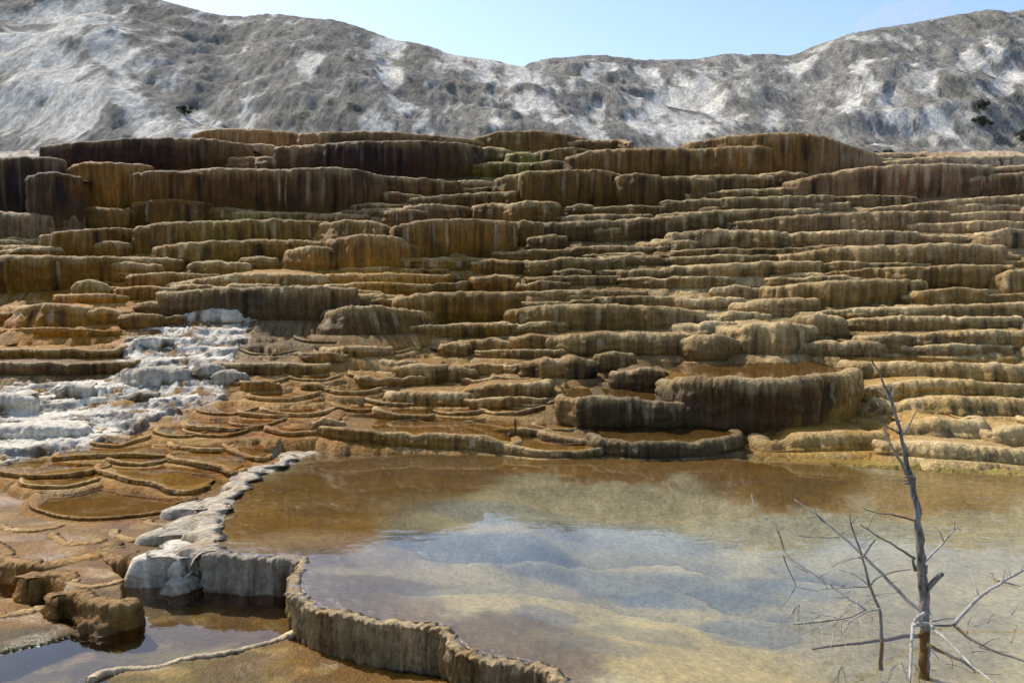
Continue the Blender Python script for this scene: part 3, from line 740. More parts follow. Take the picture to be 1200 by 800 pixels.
T('long fluted golden terrace in the right half with a straight lip', [(922, 298, 315), (968, 290, 314), (1030, 287, 314), (1090, 285, 313), (1140, 285, 313), (1176, 287, 312)], cream=.4, bow=.05)
S([(793, 301, 312), (850, 298, 312), (911, 299, 311)]); S([(788, 313, 330), (860, 308, 330), (920, 305, 327), (960, 306, 324)]); S([(957, 308, 323), (990, 305, 323), (1019, 308, 322)]); S([(1015, 309, 320), (1050, 307, 320), (1091, 309, 319)], cream=.6)
T('olive gold terrace at the far right with a long overhanging lip', [(963, 320, 331), (1010, 315, 334), (1070, 312, 342), (1130, 310, 343), (1190, 311, 340)], cream=.4)
S([(1166, 322, 348), (1185, 316, 348), (1225, 316, 346)], style='m', bow=.2); S([(910, 325, 337), (990, 322, 337), (1072, 324, 336)], cream=.7); S([(838, 337, 351), (862, 333, 351), (887, 337, 350)], style='m')
T('brown fluted ledge right of the middle below a pale crusty ledge', [(908, 336, 360), (950, 330, 360), (1000, 328, 360), (1050, 326, 358), (1086, 329, 354)], cream=.4, bow=.08)
S([(1078, 341, 362), (1115, 336, 362), (1162, 339, 361)], cream=.4); S([(1161, 345, 360), (1225, 342, 360)]); S([(1062, 345, 361), (1074, 342, 361), (1087, 345, 361)], cream=.7, style='m'); S([(793, 349, 363), (830, 345, 363), (872, 349, 362)], cream=.65, style='m'); S([(868, 355, 372), (910, 349, 372), (958, 349, 370)], cream=.5, style='m', bow=.1)
S([(943, 365, 376), (1000, 361, 376), (1080, 358, 375), (1220, 353, 373)], cream=.75, style='m'); S([(800, 367, 378), (850, 363, 378), (905, 368, 377)], cream=.9, style='b'); S([(793, 379, 394), (830, 375, 394), (870, 378, 392)], cream=.85, style='b', pool=(160, 104, 26))
S([(857, 384, 414), (880, 378, 416), (920, 377, 416), (952, 382, 410)], cream=.5, style='m', bow=.2); S([(938, 371, 398), (962, 367, 398), (987, 371, 397)], cream=.5, style='m'); S([(983, 374, 388), (1050, 370, 388), (1120, 370, 388), (1198, 371, 386)], cream=.8, style='m', pool=(190, 168, 128))
S([(1012, 394, 414), (1042, 390, 414), (1072, 393, 413)], cream=.5); S([(1068, 392, 411), (1130, 387, 411), (1220, 386, 410)], cream=.55, style='m'); S([(934, 402, 418), (980, 398, 418), (1040, 401, 417)], cream=.6, style='m', pool=(164, 106, 30)); S([(1062, 405, 417), (1120, 402, 417), (1186, 405, 416)], cream=.8, style='m', pool=(150, 118, 64))
S([(798, 396, 423), (825, 391, 424), (850, 392, 423), (866, 398, 420)], cream=.45, tint=(120, 88, 48), tw=.5, bow=.2, pool=True)
T('cream and gold ledge right of the drum terrace, behind the tip of the dead tree', [(1008, 424, 445), (1060, 423, 448), (1110, 424, 449), (1160, 426, 450), (1230, 427, 450)], cream=.55, style='m', pool=(150, 112, 50))
S([(1006, 454, 470), (1060, 446, 470), (1110, 444, 469), (1160, 446, 469), (1198, 451, 467)], cream=.5, style='m', bow=.1); S([(1046, 470, 486), (1110, 464, 486), (1170, 466, 486), (1230, 470, 488)], cream=.7, style='b'); S([(1058, 497, 516), (1100, 489, 516), (1154, 490, 514)], cream=.6, style='b', bow=.12); S([(1162, 505, 522), (1190, 500, 522), (1230, 501, 522)], cream=.6, style='b')
S([(900, 514, 528), (940, 509, 528), (990, 507, 527), (1042, 508, 524)], cream=.35, style='b', tint=(190, 150, 66), tw=.4); S([(1040, 520, 534), (1100, 518, 536), (1160, 524, 540), (1220, 530, 546)], cream=.8, style='b')

# --- small ledges between the named ones
fg = np.random.default_rng(21)
nf = 0
while nf < 84:
    fx, fy = fg.uniform(-30, 1230), fg.uniform(245, 470)
    if fx < 300 and fy > 350 or (fx > 640 and fy > 395): continue
    w_ = fg.uniform(26, 130); h_ = fg.uniform(3.5, 9) * (.8 + .2 * w_ / 60)
    t_ = fg.uniform(-2, 2)
    S([(fx - w_ / 2, fy - h_ + 1.5 + t_, fy + 5), (fx - w_ / 6, fy - h_, fy + 6), (fx + w_ / 5, fy - h_ - fg.uniform(-1, 1), fy + 6), (fx + w_ / 2, fy - h_ + 2 - t_, fy + 5)], style=fg.choice(['u', 'm', 'm', 'b']), cream=float(fg.uniform(.3, .8)), bow=float(fg.uniform(.03, .2)))
    nf += 1

# the slope goes on to the right of the picture
for k_ in range(11):
    y0_ = 212 + k_ * 28
    x0_ = 1216 + fg.uniform(-6, 40)
    S([(x0_, y0_ + 1, y0_ + 16), (x0_ + 120, y0_ - 3, y0_ + 16), (x0_ + 260, y0_ - 1, y0_ + 15), (x0_ + 360, y0_ + 2, y0_ + 14)], style=fg.choice(['u', 'm']), cream=.6, step=2.5)

# --- white cascade: a thing of its own, its steps are parts
casc = bpy.data.objects.new('mineral_cascade', None)
cy = on_ground([140], [470])[0]
casc.location = (float(ray(140, 470)[0] * cy), float(cy), float(G0(np.array([-6.0]), np.array([cy]))[0]))
COL.objects.link(casc)
tag(casc, 'chalk white crusted cascade of small steps running down to the left edge', 'cascade')
gx_, gy_ = np.meshgrid(np.arange(-11.5, -3.6, .028), np.arange(9.6, 20.5, .03))
g_ = G0(gx_, gy_)
px_, py_ = project(gx_, gy_, g_)
cd = poly_sd(px_ + 11 * perlin(gx_ * 2, gy_ * 2, 40) + 6 * perlin(gx_ * 7, gy_ * 7, 43), py_ + 5 * perlin(gx_ * 2.5, gy_ * 2.5, 41) + 3 * perlin(gx_ * 8, gy_ * 8, 44), CASC)
cq = (g_ + .13 * fbm(gx_ / 1.1, gy_ / .9, 4, 45) + .05 * fbm(gx_ / .3, gy_ / .25, 3, 46)) / .15
cf = cq - np.floor(cq)
cz = .15 * (np.floor(cq) + sstep(.62, 1, cf)) + .03 * np.exp(-cf / .08)
cz = .75 * cz + .25 * g_ + .028 * fbm(gx_ / .22, gy_ / .2, 4, 47, .6) + .02 * ridged(gx_ / .09, gy_ / .09, 2, 48)
cz = cz + .05 - .5 * sstep(2, -7, cd)
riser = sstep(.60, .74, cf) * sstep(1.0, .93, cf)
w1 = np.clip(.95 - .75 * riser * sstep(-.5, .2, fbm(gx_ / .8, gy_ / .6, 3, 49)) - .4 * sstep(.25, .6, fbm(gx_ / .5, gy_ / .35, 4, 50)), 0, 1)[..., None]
w2 = sstep(-3, 9, cd + 7 * fbm(gx_ / .25, gy_ / .25, 3, 51))[..., None]
cc = lin((226, 214, 190)) * (1 + .15 * fbm(gx_ / .07, gy_ / .07, 3, 52))[..., None]
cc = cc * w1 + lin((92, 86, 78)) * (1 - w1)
cc = cc * w2 + lin((140, 106, 62)) * .6 * (1 - w2)
keep = (cd > -9).ravel()
fc = grid_faces(*gx_.shape); fc = fc[keep[fc].all(1)]
used, inv = np.unique(fc, return_inverse=True)
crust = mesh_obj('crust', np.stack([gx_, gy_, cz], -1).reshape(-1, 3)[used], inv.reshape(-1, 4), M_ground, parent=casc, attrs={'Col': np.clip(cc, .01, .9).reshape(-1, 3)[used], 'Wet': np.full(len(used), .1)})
CW = [([(215, 366, 380), (250, 361, 380), (306, 364, 378)], .5), ([(158, 397, 409), (178, 394, 409), (197, 397, 408)], .6), ([(146, 434, 454), (172, 429, 454), (216, 433, 452)], .3), ([(230, 428, 446), (246, 425, 446), (262, 429, 444)], .3), ([(250, 436, 452), (268, 433, 452), (284, 437, 450)], .15),
      ([(66, 453, 470), (86, 449, 470), (104, 453, 469)], .5), ([(-20, 463, 490), (10, 460, 490), (34, 466, 488)], .5), ([(132, 461, 472), (155, 457, 472), (178, 461, 471)], .4), ([(-30, 502, 518), (30, 498, 518), (84, 502, 516)], .6)]
for pts, w in CW:
    ledge(pts, name='step', parent=casc, style=random.choice('mb'), tint=(128, 116, 98), tw=.85, cream=.0, white=min(w + .25, .9), wetw=.3, flute=1.2, rough=1.6, topn=3.0, back=.4)

# --- rimmed flats at the lower left
F = dict(cream=.35, style='m', end=.25, gran=.008, rough=1.6)
T('sinuous brown rim crossing the gold flats from the left edge', [(-30, 549, 555), (0, 552, 558), (34, 556, 562), (75, 554, 560), (110, 549, 555)], pool=(184, 130, 50), **F)
T('curved brown rim bordering the middle of the gold flats', [(110, 548, 554), (130, 553, 559), (150, 560, 566), (182, 565, 571), (200, 575, 582), (228, 574, 580)], pool=(182, 128, 48), **F)
S([(196, 535, 541), (225, 539, 546), (258, 544, 552), (272, 553, 561)], pool=(184, 126, 44), **F); S([(262, 522, 527), (280, 530, 536), (306, 536, 542)], pool=(176, 116, 34), **F); S([(196, 521, 527), (230, 524, 530), (262, 525, 531)], pool=(186, 130, 50), **F)
S([(60, 535, 541), (100, 531, 538), (150, 530, 536), (195, 533, 539)], pool=(190, 140, 62), **F); S([(310, 500, 506), (340, 506, 512), (372, 504, 510)], pool=(170, 108, 30), **F); S([(280, 482, 488), (320, 486, 492), (365, 482, 489)], pool=(180, 122, 44), **F); S([(215, 497, 503), (260, 500, 506), (305, 498, 504)], pool=(188, 134, 58), **F)
T('thin pale rim round an oval olive pool in the gold flats', [(36, 584, 588), (42, 594, 598), (65, 602, 606), (100, 607, 611), (140, 605, 609), (182, 600, 604)], pool=(150, 98, 18), back=1.2, **F)
DK = dict(gran=.012, cream=.2, style='m', tint=(138, 104, 56), tw=.55, end=.12, inner=.05, rimh=.006, rough=.8, rmax=.05)
T('dark lumpy rim at the left edge above the lower pool', [(-60, 632, 668), (-10, 640, 684), (14, 656, 686), (46, 664, 684)], zlip=-.11, zbot=-.44, **DK)
T('dark cobbled mound between two low rims beside the lower pool', [(28, 680, 700), (40, 673, 704), (60, 672, 704), (80, 681, 698)], zlip=-.13, zbot=-.44, **DK)
T('dark cobbled rim end poking into the grey lower pool', [(58, 700, 724), (74, 694, 730), (100, 702, 730), (128, 705, 726), (148, 706, 720)], zlip=-.13, zbot=-.46, **DK)
S([(92, 730, 742), (106, 727, 743), (121, 731, 741)], cream=.1, style='b', tint=(80, 62, 44), tw=.6, zlip=-.26, zbot=-.40, inner=.05)
T('brown scalloped step left of the white mound, above the lower pool', [(116, 638, 656), (122, 648, 668), (150, 652, 670), (175, 652, 669), (198, 651, 664)], zlip=-.115, zbot=-.44, cream=.2, style='m', tint=(110, 82, 48), tw=.5, end=.1, inner=.06, rimh=.012)
S([(42, 664, 671), (80, 659, 666), (118, 651, 658)], zlip=-.115, zbot=-.3, inner=.03, cream=.35, style='m', end=.05, rimh=.01)

KT = dict(cream=.5, style='m', end=.12, inner=.03, rimh=.008, gran=.010, rough=1.6, lobe=1.6)
for p_ in ([(128, 624, 632), (150, 631, 640), (178, 632, 640), (206, 624, 632)], [(-40, 608, 616), (0, 618, 626), (28, 622, 630), (62, 618, 626)], [(56, 628, 636), (84, 636, 644), (112, 634, 642)], [(170, 612, 618), (196, 616, 622), (218, 610, 616)]):
    S(p_, zlip=-.108, zbot=-.2, **KT)
S([(80, 684, 690), (104, 689, 695), (132, 684, 690)], zlip=-.128, zbot=-.2, **KT)
S([(-40, 716, 722), (0, 722, 728), (40, 716, 722)], zlip=-.300, zbot=-.4, **KT)

# --- rim wall of the main pool
RG = (122, 116, 106)
rim = bpy.data.objects.new('pool_rim', None)
rx0, ry0 = on_plane(345, 690, -.4)
rim.location = (float(rx0), float(ry0), -.4)
COL.objects.link(rim)
tag(rim, 'grey and white crusted rim wall round the near left side of the main pool', 'rim wall')
kw = dict(parent=rim, cream=0.1, tw=.8, step=1.4, rimh=.006, rough=.9, gran=.008)
ledge([(204, 656, 690), (212, 644, 690), (228, 637, 690), (244, 640, 690), (254, 652, 690)], name='white_mound', zlip=-.03, zbot=-.44, style='m', tint=(190, 188, 182), white=.8, end=.05, bow=0, inner=.22, lobe=1.6, **dict(kw, rough=2.0, gran=.016))
ledge([(214, 628, 660), (222, 615, 640), (238, 612, 640), (254, 616, 640)], name='white_step', zlip=-.01, zbot=-.40, inner=.25, style='m', tint=(128, 122, 112), white=.5, end=.05, lobe=2.2, **dict(kw, rough=2.4, gran=.014))
ledge([(226, 598, 640), (234, 588, 640), (246, 585, 640), (262, 588, 640)], name='white_step', zlip=.0, zbot=-.36, inner=.22, style='m', tint=(128, 122, 112), white=.5, end=.05, lobe=2.2, **dict(kw, rough=2.4, gran=.014))
kc = dict(kw, rough=2.0, gran=.014)
ledge([(386, 517, 600), (366, 518, 600), (346, 526, 600), (326, 531, 600), (306, 541, 600), (290, 546, 600), (276, 556, 600)], name='white_crest', zlip=.03, zbot=-.36, inner=.22, style='m', tint=(150, 120, 78), white=.62, end=.1, lobe=2.6, **kc)
ledge([(282, 552, 600), (264, 563, 600), (252, 573, 600), (246, 588, 600), (234, 603, 600), (230, 618, 600), (222, 633, 600), (228, 646, 600)], name='white_crest', zlip=.025, zbot=-.36, inner=.10, style='m', tint=(150, 120, 78), white=.55, end=.0, lobe=2.6, **kc)
ledge([(240, 648, 700), (262, 652, 700), (300, 651, 700), (336, 652, 700), (352, 657, 700)], name='front_wall', zlip=.006, zbot=-.44, inner=.02, style='c', tint=(84, 78, 70), white=.32, end=.0, flute=.7, rmax=.035, **kw)
ledge([(354, 652, 740), (345, 668, 740), (345, 690, 740), (356, 704, 740), (376, 715, 740), (404, 722, 740), (436, 730, 740), (476, 731, 740), (508, 731, 780), (524, 744, 780), (545, 763, 780), (575, 772, 780), (604, 775, 780), (640, 783, 780), (664, 802, 780), (690, 840, 780), (750, 905, 780), (900, 980, 780)],
      name='long_wall', zlip=.006, zbot=-.48, inner=.012, style='c', tint=(150, 128, 88), white=.12, end=.0, flute=.9, lobe=.5, rmax=.025, rough=.7, cream=.35, tw=.8, step=1.2, rimh=.004, gran=.020, parent=rim)
T('thin white edged rim of the tan shelf at the bottom left', [(100, 800, 812), (118, 785, 800), (148, 781, 795), (178, 783, 797), (210, 770, 780), (240, 767, 776), (278, 762, 770), (336, 745, 752)], zlip=-.298, zbot=-.40, cream=.7, style='m', inner=.06, white=.35, end=.1)

# ------------------------------------------------------------------ water
def water_sheet(name, P, z, mat, ripple_fn, m=40):
    P = np.array(P, float)
    lo, hi = P.min(0), P.max(0)
    # fine grid clipped to polygon cells
    nx_, ny_ = 110, 110
    gx = np.linspace(lo[0], hi[0], nx_); gy = np.linspace(lo[1], hi[1], ny_)
    Xg, Yg = np.meshgrid(gx, gy)
    keep = poly_sd(Xg, Yg, P) > -.02
    f = grid_faces(ny_, nx_)
    f = f[keep.ravel()[f].any(1)]
    used, inv = np.unique(f, return_inverse=True)
    v = np.stack([Xg.ravel()[used], Yg.ravel()[used], np.full(len(used), z)], 1)
    o = mesh_obj(name, v, inv.reshape(-1, 4), mat, attrs={'Ripple': ripple_fn(v[:, 0], v[:, 1])})
    tag(o, kind='structure')
    return o

def pool_ripple(X, Y):
    px, py = project(X, Y, 0 * X)
    return sstep(880, 1080, px) * sstep(650, 580, py) + .15 * sstep(-.2, .6, fbm(X / 1.5, Y / 1.5, 2, 80))

def expand(P, d):
    c = []
    n = len(P)
    for i in range(n):
        a, b, e = P[i - 1], P[i], P[(i + 1) % n]
        t = e - a; t = t / np.hypot(*t)
        c.append(b + d * np.array([t[1], -t[0]]) * ORI)
    return np.array(c)
area = .5 * np.sum(POOL[:, 0] * np.roll(POOL[:, 1], -1) - np.roll(POOL[:, 0], -1) * POOL[:, 1])
ORI = 1 if area > 0 else -1
water_sheet('pool_water', expand(POOL, -.10), 0.0, M_water, pool_ripple)
LOW_PX = [(-60, 640), (60, 672), (120, 655), (200, 655), (260, 660), (350, 668), (350, 705), (400, 735), (500, 745), (560, 790), (640, 810), (680, 860), (600, 960), (-300, 960), (-300, 700)]
_l = np.array(LOW_PX, float)
water_sheet('lower_pool_water', np.stack(on_plane(_l[:, 0], _l[:, 1], -.33), 1), -.335, M_water, lambda X, Y: np.full(X.shape, .1))

# ------------------------------------------------------------------ hills
SKY_A = [(-700, -160), (-300, -110), (0, -40), (100, -22), (205, 4), (262, 23), (330, 20), (400, 28), (470, 50), (530, 63), (575, 72), (622, 82), (680, 98), (760, 120), (900, 150), (1100, 175), (1900, 180)]
SKY_B = [(-700, 120), (400, 110), (560, 95), (600, 86), (640, 74), (690, 69), (740, 70), (800, 72), (860, 67), (930, 69), (960, 56), (1000, 41), (1050, 33), (1100, 26), (1200, 13), (1400, -10), (1900, -40)]
WHITE = [(30, 60, 46), (70, 90, 40), (95, 30, 30), (80, 130, 44), (20, 140, 36), (130, 60, 22), (60, 20, 24), (150, 105, 20), (180, 140, 26), (230, 150, 18), (170, 85, 14), (360, 70, 14), (458, 60, 12), (452, 90, 12), (462, 120, 12), (440, 150, 20), (140, 25, 16),
         (535, 68, 14), (565, 74, 16), (598, 84, 14), (590, 105, 14), (615, 122, 15), (650, 132, 18), (690, 145, 18), (620, 88, 14), (760, 140, 20), (790, 120, 24), (820, 118, 20), (838, 128, 18), (800, 150, 26), (740, 110, 12), (700, 130, 14)]
WHITE_B = [(780, 138, 30), (800, 115, 20), (830, 118, 24), (845, 135, 18), (760, 155, 26), (730, 150, 16), (690, 140, 22), (650, 125, 14), (700, 85, 14), (760, 88, 14), (830, 92, 12), (905, 140, 12), (1005, 80, 10), (1015, 105, 12), (1050, 125, 18), (1100, 140, 16), (1090, 95, 14), (1130, 75, 14), (1160, 60, 12), (940, 80, 12), (990, 120, 12), (1180, 95, 14)]

def build_hill(name, SK, Y0, Yc, whites, seed, dark, amp):
    pxs = np.arange(-700, 1901, 3.2)
    T_ = np.concatenate([np.linspace(0, 1, 190), np.linspace(1.02, 1.9, 22)])
    sk = np.array(SK, float)
    skp = np.interp(pxs, sk[:, 0], sk[:, 1])
    k = np.hanning(13); k /= k.sum()
    skp = np.convolve(np.pad(skp, 6, 'edge'), k, 'valid')
    a, b = ray(pxs, skp)
    Tt, A = np.meshgrid(T_, a, indexing='ij')
    B = np.broadcast_to(b, Tt.shape)
    yc = Yc + 10 * fbm(A * 4, 0 * A, 2, seed)
    Y = Y0 + (yc - Y0) * Tt
    X = A * Y
    zc = CAM_H + B * yc
    zb = 6.5
    wob = .07 * fbm(X / 16, Y / 16, 3, seed + 3)
    prof = np.interp(np.clip(Tt + wob * np.sin(np.pi * np.clip(Tt, 0, 1)), 0, 2), [0, .12, .35, .5, .75, .92, 1.0, 1.15, 1.9], [0, .07, .34, .50, .77, .955, 1.0, .97, .5])
    env = np.clip(np.minimum(Tt / .15, np.maximum((1.05 - Tt) / .25, .16)), 0, 1)
    r1 = ridged(X / 14 + .25 * fbm(X / 9, Y / 22, 3, seed + 7), Y / 62 + .2 * X / 13, 6, seed + 10)
    r2 = fbm(X / 4.5, Y / 16.0, 5, seed + 20, .6)
    r3 = ridged(X / 2.8, Y / 12, 4, seed + 25)
    # ledges of bedrock
    q = (r2 * 1.2 + r1)
    px, py = project(X, Y, zb + (zc - zb) * prof)
    wx = 20 * fbm(X / 7, Y / 18, 5, seed + 30, .6); wy = 14 * fbm(X / 6, Y / 16, 5, seed + 31, .6)
    sm = np.zeros(px.shape)
    for (cx, cy_, rr) in whites:
        sm = np.maximum(sm, sstep(1.8, .3, ((px + wx - cx) ** 2 + ((py + wy - cy_) * 1.1) ** 2) / (rr * rr)))
    crag = env * amp * (1 - .8 * sm) * (.35 + .65 * sstep(-.3, .4, fbm(X / 14, Y / 14, 2, seed + 6)))
    z = zb + (zc - zb) * prof + env * amp * 1.3 * fbm(X / 26, Y / 40, 3, seed + 5) + crag * (1.25 * r1 + .30 * r2 + .2 * r3) + env * amp * (.16 + .2 * (1 - sm)) * fbm(X / .9, Y / 3.0, 3, seed + 9, .6)
    bench = np.abs(((z + 1.2 * r2) / 2.6) % 1 - .5)
    z = z + crag * .22 * sstep(.1, .4, bench)
    px, py = project(X, Y, z)
    wx = 20 * fbm(X / 7, Y / 18, 5, seed + 30, .6); wy = 14 * fbm(X / 6, Y / 16, 5, seed + 31, .6)
    wh = np.zeros(px.shape)
    for (cx, cy_, rr) in whites:
        d2 = ((px + wx - cx) ** 2 + ((py + wy - cy_) * 1.1) ** 2) / (rr * rr)
        wh = np.maximum(wh, sstep(2.6, .1, d2))
    spk = fbm(X / 1.7, Y / 6.5, 5, seed + 40, .7)
    rockm = sstep(.05, .45, r2 + .6 * spk + .25)
    mott = fbm(X / 3.2, Y / 9.0, 6, seed + 55, .68) + .22 * (r1 - .45)
    wh = sstep(.20, .78, .78 * wh + 1.4 * mott + .0) * (.7 + .3 * sstep(.5, .0, spk))
    base = lin(dark)[None, None] * 1.12 * (1 + .42 * spk + .22 * r3)[..., None]
    tan_ = lin((132, 126, 110)) * (1 + .2 * spk)[..., None]
    tm = sstep(.0, .5, fbm(X / 11, Y / 11, 3, seed + 45))[..., None] * .55
    c = base * (1 - tm) + tan_ * tm
    w3 = wh[..., None]
    c = c * (1 - w3) + lin((212, 206, 192)) * (1 + .15 * spk)[..., None] * w3
    # scrub
    sc = sstep(.50, .62, fbm(X / 1.1, Y / 3.2, 3, seed + 50) + .25 * fbm(X / 9, Y / 9, 2, seed + 51)) * (1 - .7 * wh)
    c = c * (1 - .75 * sc[..., None]) + lin((62, 64, 52)) * .75 * sc[..., None]
    o = mesh_obj(name, np.stack([X, Y, z], -1).reshape(-1, 3), grid_faces(*X.shape), M_hill, attrs={'Col': np.clip(c, .01, .85).reshape(-1, 3)})
    tag(o, kind='structure')
    return o, px, py, np.stack([X, Y, z], -1)

def hill_mat():
    m, nt, bs = nodes_of('hill_rock')
    L = nt.links
    col = N(nt, 'ShaderNodeAttribute', attribute_name='Col')
    pos = scaled_pos(nt, (1, .28, .7)); vp = scaled_pos(nt, (1, .16, .3))
    n1 = noise_node(nt, pos, 2.6, 9, .75); n2 = noise_node(nt, vp, .55, 6, .66, 0)
    f = math_node(nt, 'MULTIPLY', map_range(nt, n1.outputs[0], .36, .64, .58, 1.38), map_range(nt, n2.outputs[0], .3, .7, .72, 1.28))
    mx = N(nt, 'ShaderNodeMix', data_type='RGBA', blend_type='MULTIPLY'); mx.inputs[0].default_value = 1
    L.new(col.outputs['Color'], mx.inputs[6]); L.new(f, mx.inputs[7]); L.new(mx.outputs[2], bs.inputs['Base Color'])
    bs.inputs['Roughness'].default_value = .95; bs.inputs['Specular IOR Level'].default_value = .1
    b = N(nt, 'ShaderNodeBump'); b.inputs['Strength'].default_value = .65; b.inputs['Distance'].default_value = 1.0
    h = math_node(nt, 'ADD', math_node(nt, 'MULTIPLY', n1.outputs[0], .9), math_node(nt, 'MULTIPLY', n2.outputs[0], 1.6))
    L.new(h, b.inputs['Height']); L.new(b.outputs[0], bs.inputs['Normal'])
    return m
M_hill = hill_mat()
hillA, apx, apy, aP = build_hill('hills', SKY_A, 56, 118, WHITE, 200, (124, 119, 109), .85)
hillB, bpx, bpy_, bP = build_hill('far_hills', SKY_B, 74, 170, WHITE_B, 300, (126, 122, 113), 1.0)

def hill_point(px, py):
    """nearest visible hill surface point to a pixel"""
    best = None
    for (qx, qy, P) in ((apx, apy, aP), (bpx, bpy_, bP)):
        d = (qx - px) ** 2 + (qy - py) ** 2
        d = np.where(d < 16, P[..., 1], 1e6 + d)
        i = np.unravel_index(np.argmin(d), d.shape)
        if best is None or d[i] < best[0]: best = (d[i], P[i])
    return best[1]

# ------------------------------------------------------------------ shrubs on the hill
def simple_mat(name, c, rough=.8, var=.4, sc=8.0, bump=.0):
    m, nt, bs = nodes_of(name)
    n = noise_node(nt, scaled_pos(nt, (1, 1, 1)), sc, 4, .6)
    mx = N(nt, 'ShaderNodeMix', data_type='RGBA', blend_type='MULTIPLY'); mx.inputs[0].default_value = 1
    mx.inputs[6].default_value = (*c, 1)
    nt.links.new(map_range(nt, n.outputs[0], .3, .7, 1 - var, 1 + var), mx.inputs[7])
    nt.links.new(mx.outputs[2], bs.inputs['Base Color']); bs.inputs['Roughness'].default_value = rough
    if bump:
        b = N(nt, 'ShaderNodeBump'); b.inputs['Strength'].default_value = 1.0; b.inputs['Distance'].default_value = bump
        nt.links.new(n.outputs[0], b.inputs['Height']); nt.links.new(b.outputs[0], bs.inputs['Normal'])
    return m
M_leaf = simple_mat('scrub_leaf', (.045, .050, .026), .8, .5, 6)
M_twig = simple_mat('scrub_wood', (.09, .075, .06), .9, .3, 20)

def tube(points, radii, nseg=8, knots=0.0, seed=0):
    P = np.array(points, float); Rr = np.array(radii, float)
    # resample
    s = np.concatenate([[0], np.cumsum(np.linalg.norm(np.diff(P, axis=0), axis=1))])
    n = max(int(s[-1] / .03), len(P) * 2, 4)
    S_ = np.linspace(0, s[-1], n)
    Q = np.stack([np.interp(S_, s, P[:, i]) for i in range(3)], 1)
    for _ in range(2): Q[1:-1] = .25 * Q[:-2] + .5 * Q[1:-1] + .25 * Q[2:]
    Rq = np.interp(S_, s, Rr)
    if seed:
        j = .35 * Rq[:, None] + .004
        Q = Q + np.stack([perlin(S_ / .11, 0 * S_ + seed + 10 * i, 5) for i in range(3)], 1) * j
    t = np.gradient(Q, axis=0); t /= np.linalg.norm(t, axis=1)[:, None] + 1e-9
    ref = np.where(np.abs(t[:, 2:3]) > .9, np.array([[1., 0, 0]]), np.array([[0, 0, 1.]]))
    u = np.cross(ref, t); u /= np.linalg.norm(u, axis=1)[:, None] + 1e-9
    w = np.cross(t, u)
    an = np.linspace(0, 2 * np.pi, nseg, endpoint=False)
    rad = Rq[:, None] * (1 + knots * perlin(S_[:, None] / .06 + 0 * an[None], 1.3 * np.cos(an)[None] + seed, 6) + knots * .6 * perlin(S_[:, None] / .25 + 0 * an, 2.2 * np.sin(an)[None] + seed, 7))
    V = Q[:, None] + rad[..., None] * (np.cos(an)[None, :, None] * u[:, None] + np.sin(an)[None, :, None] * w[:, None])
    V = V.reshape(-1, 3)
    i = np.arange(n * nseg).reshape(n, nseg)
    f = np.stack([i[:-1], np.roll(i, -1, 1)[:-1], np.roll(i, -1, 1)[1:], i[1:]], -1).reshape(-1, 4)
    c0, c1 = len(V), len(V) + 1
    V = np.concatenate([V, Q[:1] - t[:1] * Rq[0] * .3, Q[-1:] + t[-1:] * Rq[-1] * .5])
    cap = [(i[0, k], c0, c0, i[0, (k + 1) % nseg]) for k in range(nseg)]
    # caps as degenerate-free triangles are added by caller
    tris = [(i[0, (k + 1) % nseg], i[0, k], c0) for k in range(nseg)] + [(i[-1, k], i[-1, (k + 1) % nseg], c1) for k in range(nseg)]
    return V, [tuple(q) for q in f.tolist()] + tris

def pymesh(name, V, F, mat, parent=None, origin=None):
    me = bpy.data.meshes.new(name)
    V = np.array(V)
    if origin is not None: V = V - np.array(origin)
    me.from_pydata([tuple(v) for v in V], [], [tuple(int(k) for k in f) for f in F])
    me.polygons.foreach_set('use_smooth', np.ones(len(F), bool))
    me.materials.append(mat); me.update()
    o = bpy.data.objects.new(name, me); COL.objects.link(o)
    if parent is not None: o.parent = parent
    return o

def shrub(px, py, hpx, wpx, label, kind='shrub'):
    P = hill_point(px, py)
    k = P[1] / FPX
    h, w = hpx * k, wpx * k
    root = bpy.data.objects.new(kind, None); root.location = P; COL.objects.link(root)
    tag(root, label, 'tree' if kind == 'juniper_tree' else 'shrub')
    g = np.random.default_rng(int(px * 7 + py))
    V, F = [], []
    for s in range(3):
        a = g.uniform(0, 6.28)
        v, f = tube([(0, 0, -.3), (.08 * w * math.cos(a), .08 * w * math.sin(a), .3 * h), (.25 * w * math.cos(a), .25 * w * math.sin(a), .75 * h)], [.05 * w, .035 * w, .01 * w], 6)
        F += [tuple(q + len(V) for q in t) for t in f]; V += v.tolist()
    pymesh('trunk', V, F, M_twig, root)
    n = 1500
    d = g.normal(size=(n, 3)); d /= np.linalg.norm(d, axis=1)[:, None]
    clump = g.normal(size=(9, 3)) * np.array([.26 * w, .26 * w, .22 * h]) + np.array([0, 0, .55 * h])
    c = clump[g.integers(0, 9, n)] + d * (g.random((n, 1)) ** .5) * np.array([.24 * w, .24 * w, .20 * h])
    c[:, 2] = np.maximum(c[:, 2], .08 * h)
    V, F = [], []
    for i in range(n):
        s = .05 * w * g.uniform(.6, 1.4)
        a, b = g.normal(size=3), g.normal(size=3)
        a /= np.linalg.norm(a); b = b - a * (a @ b); b /= np.linalg.norm(b)
        V += [c[i] - a * s, c[i] + b * s * .6, c[i] + a * s, c[i] - b * s * .6]
        F.append((4 * i, 4 * i + 1, 4 * i + 2, 4 * i + 3))
    pymesh('crown', V, F, M_leaf, root)

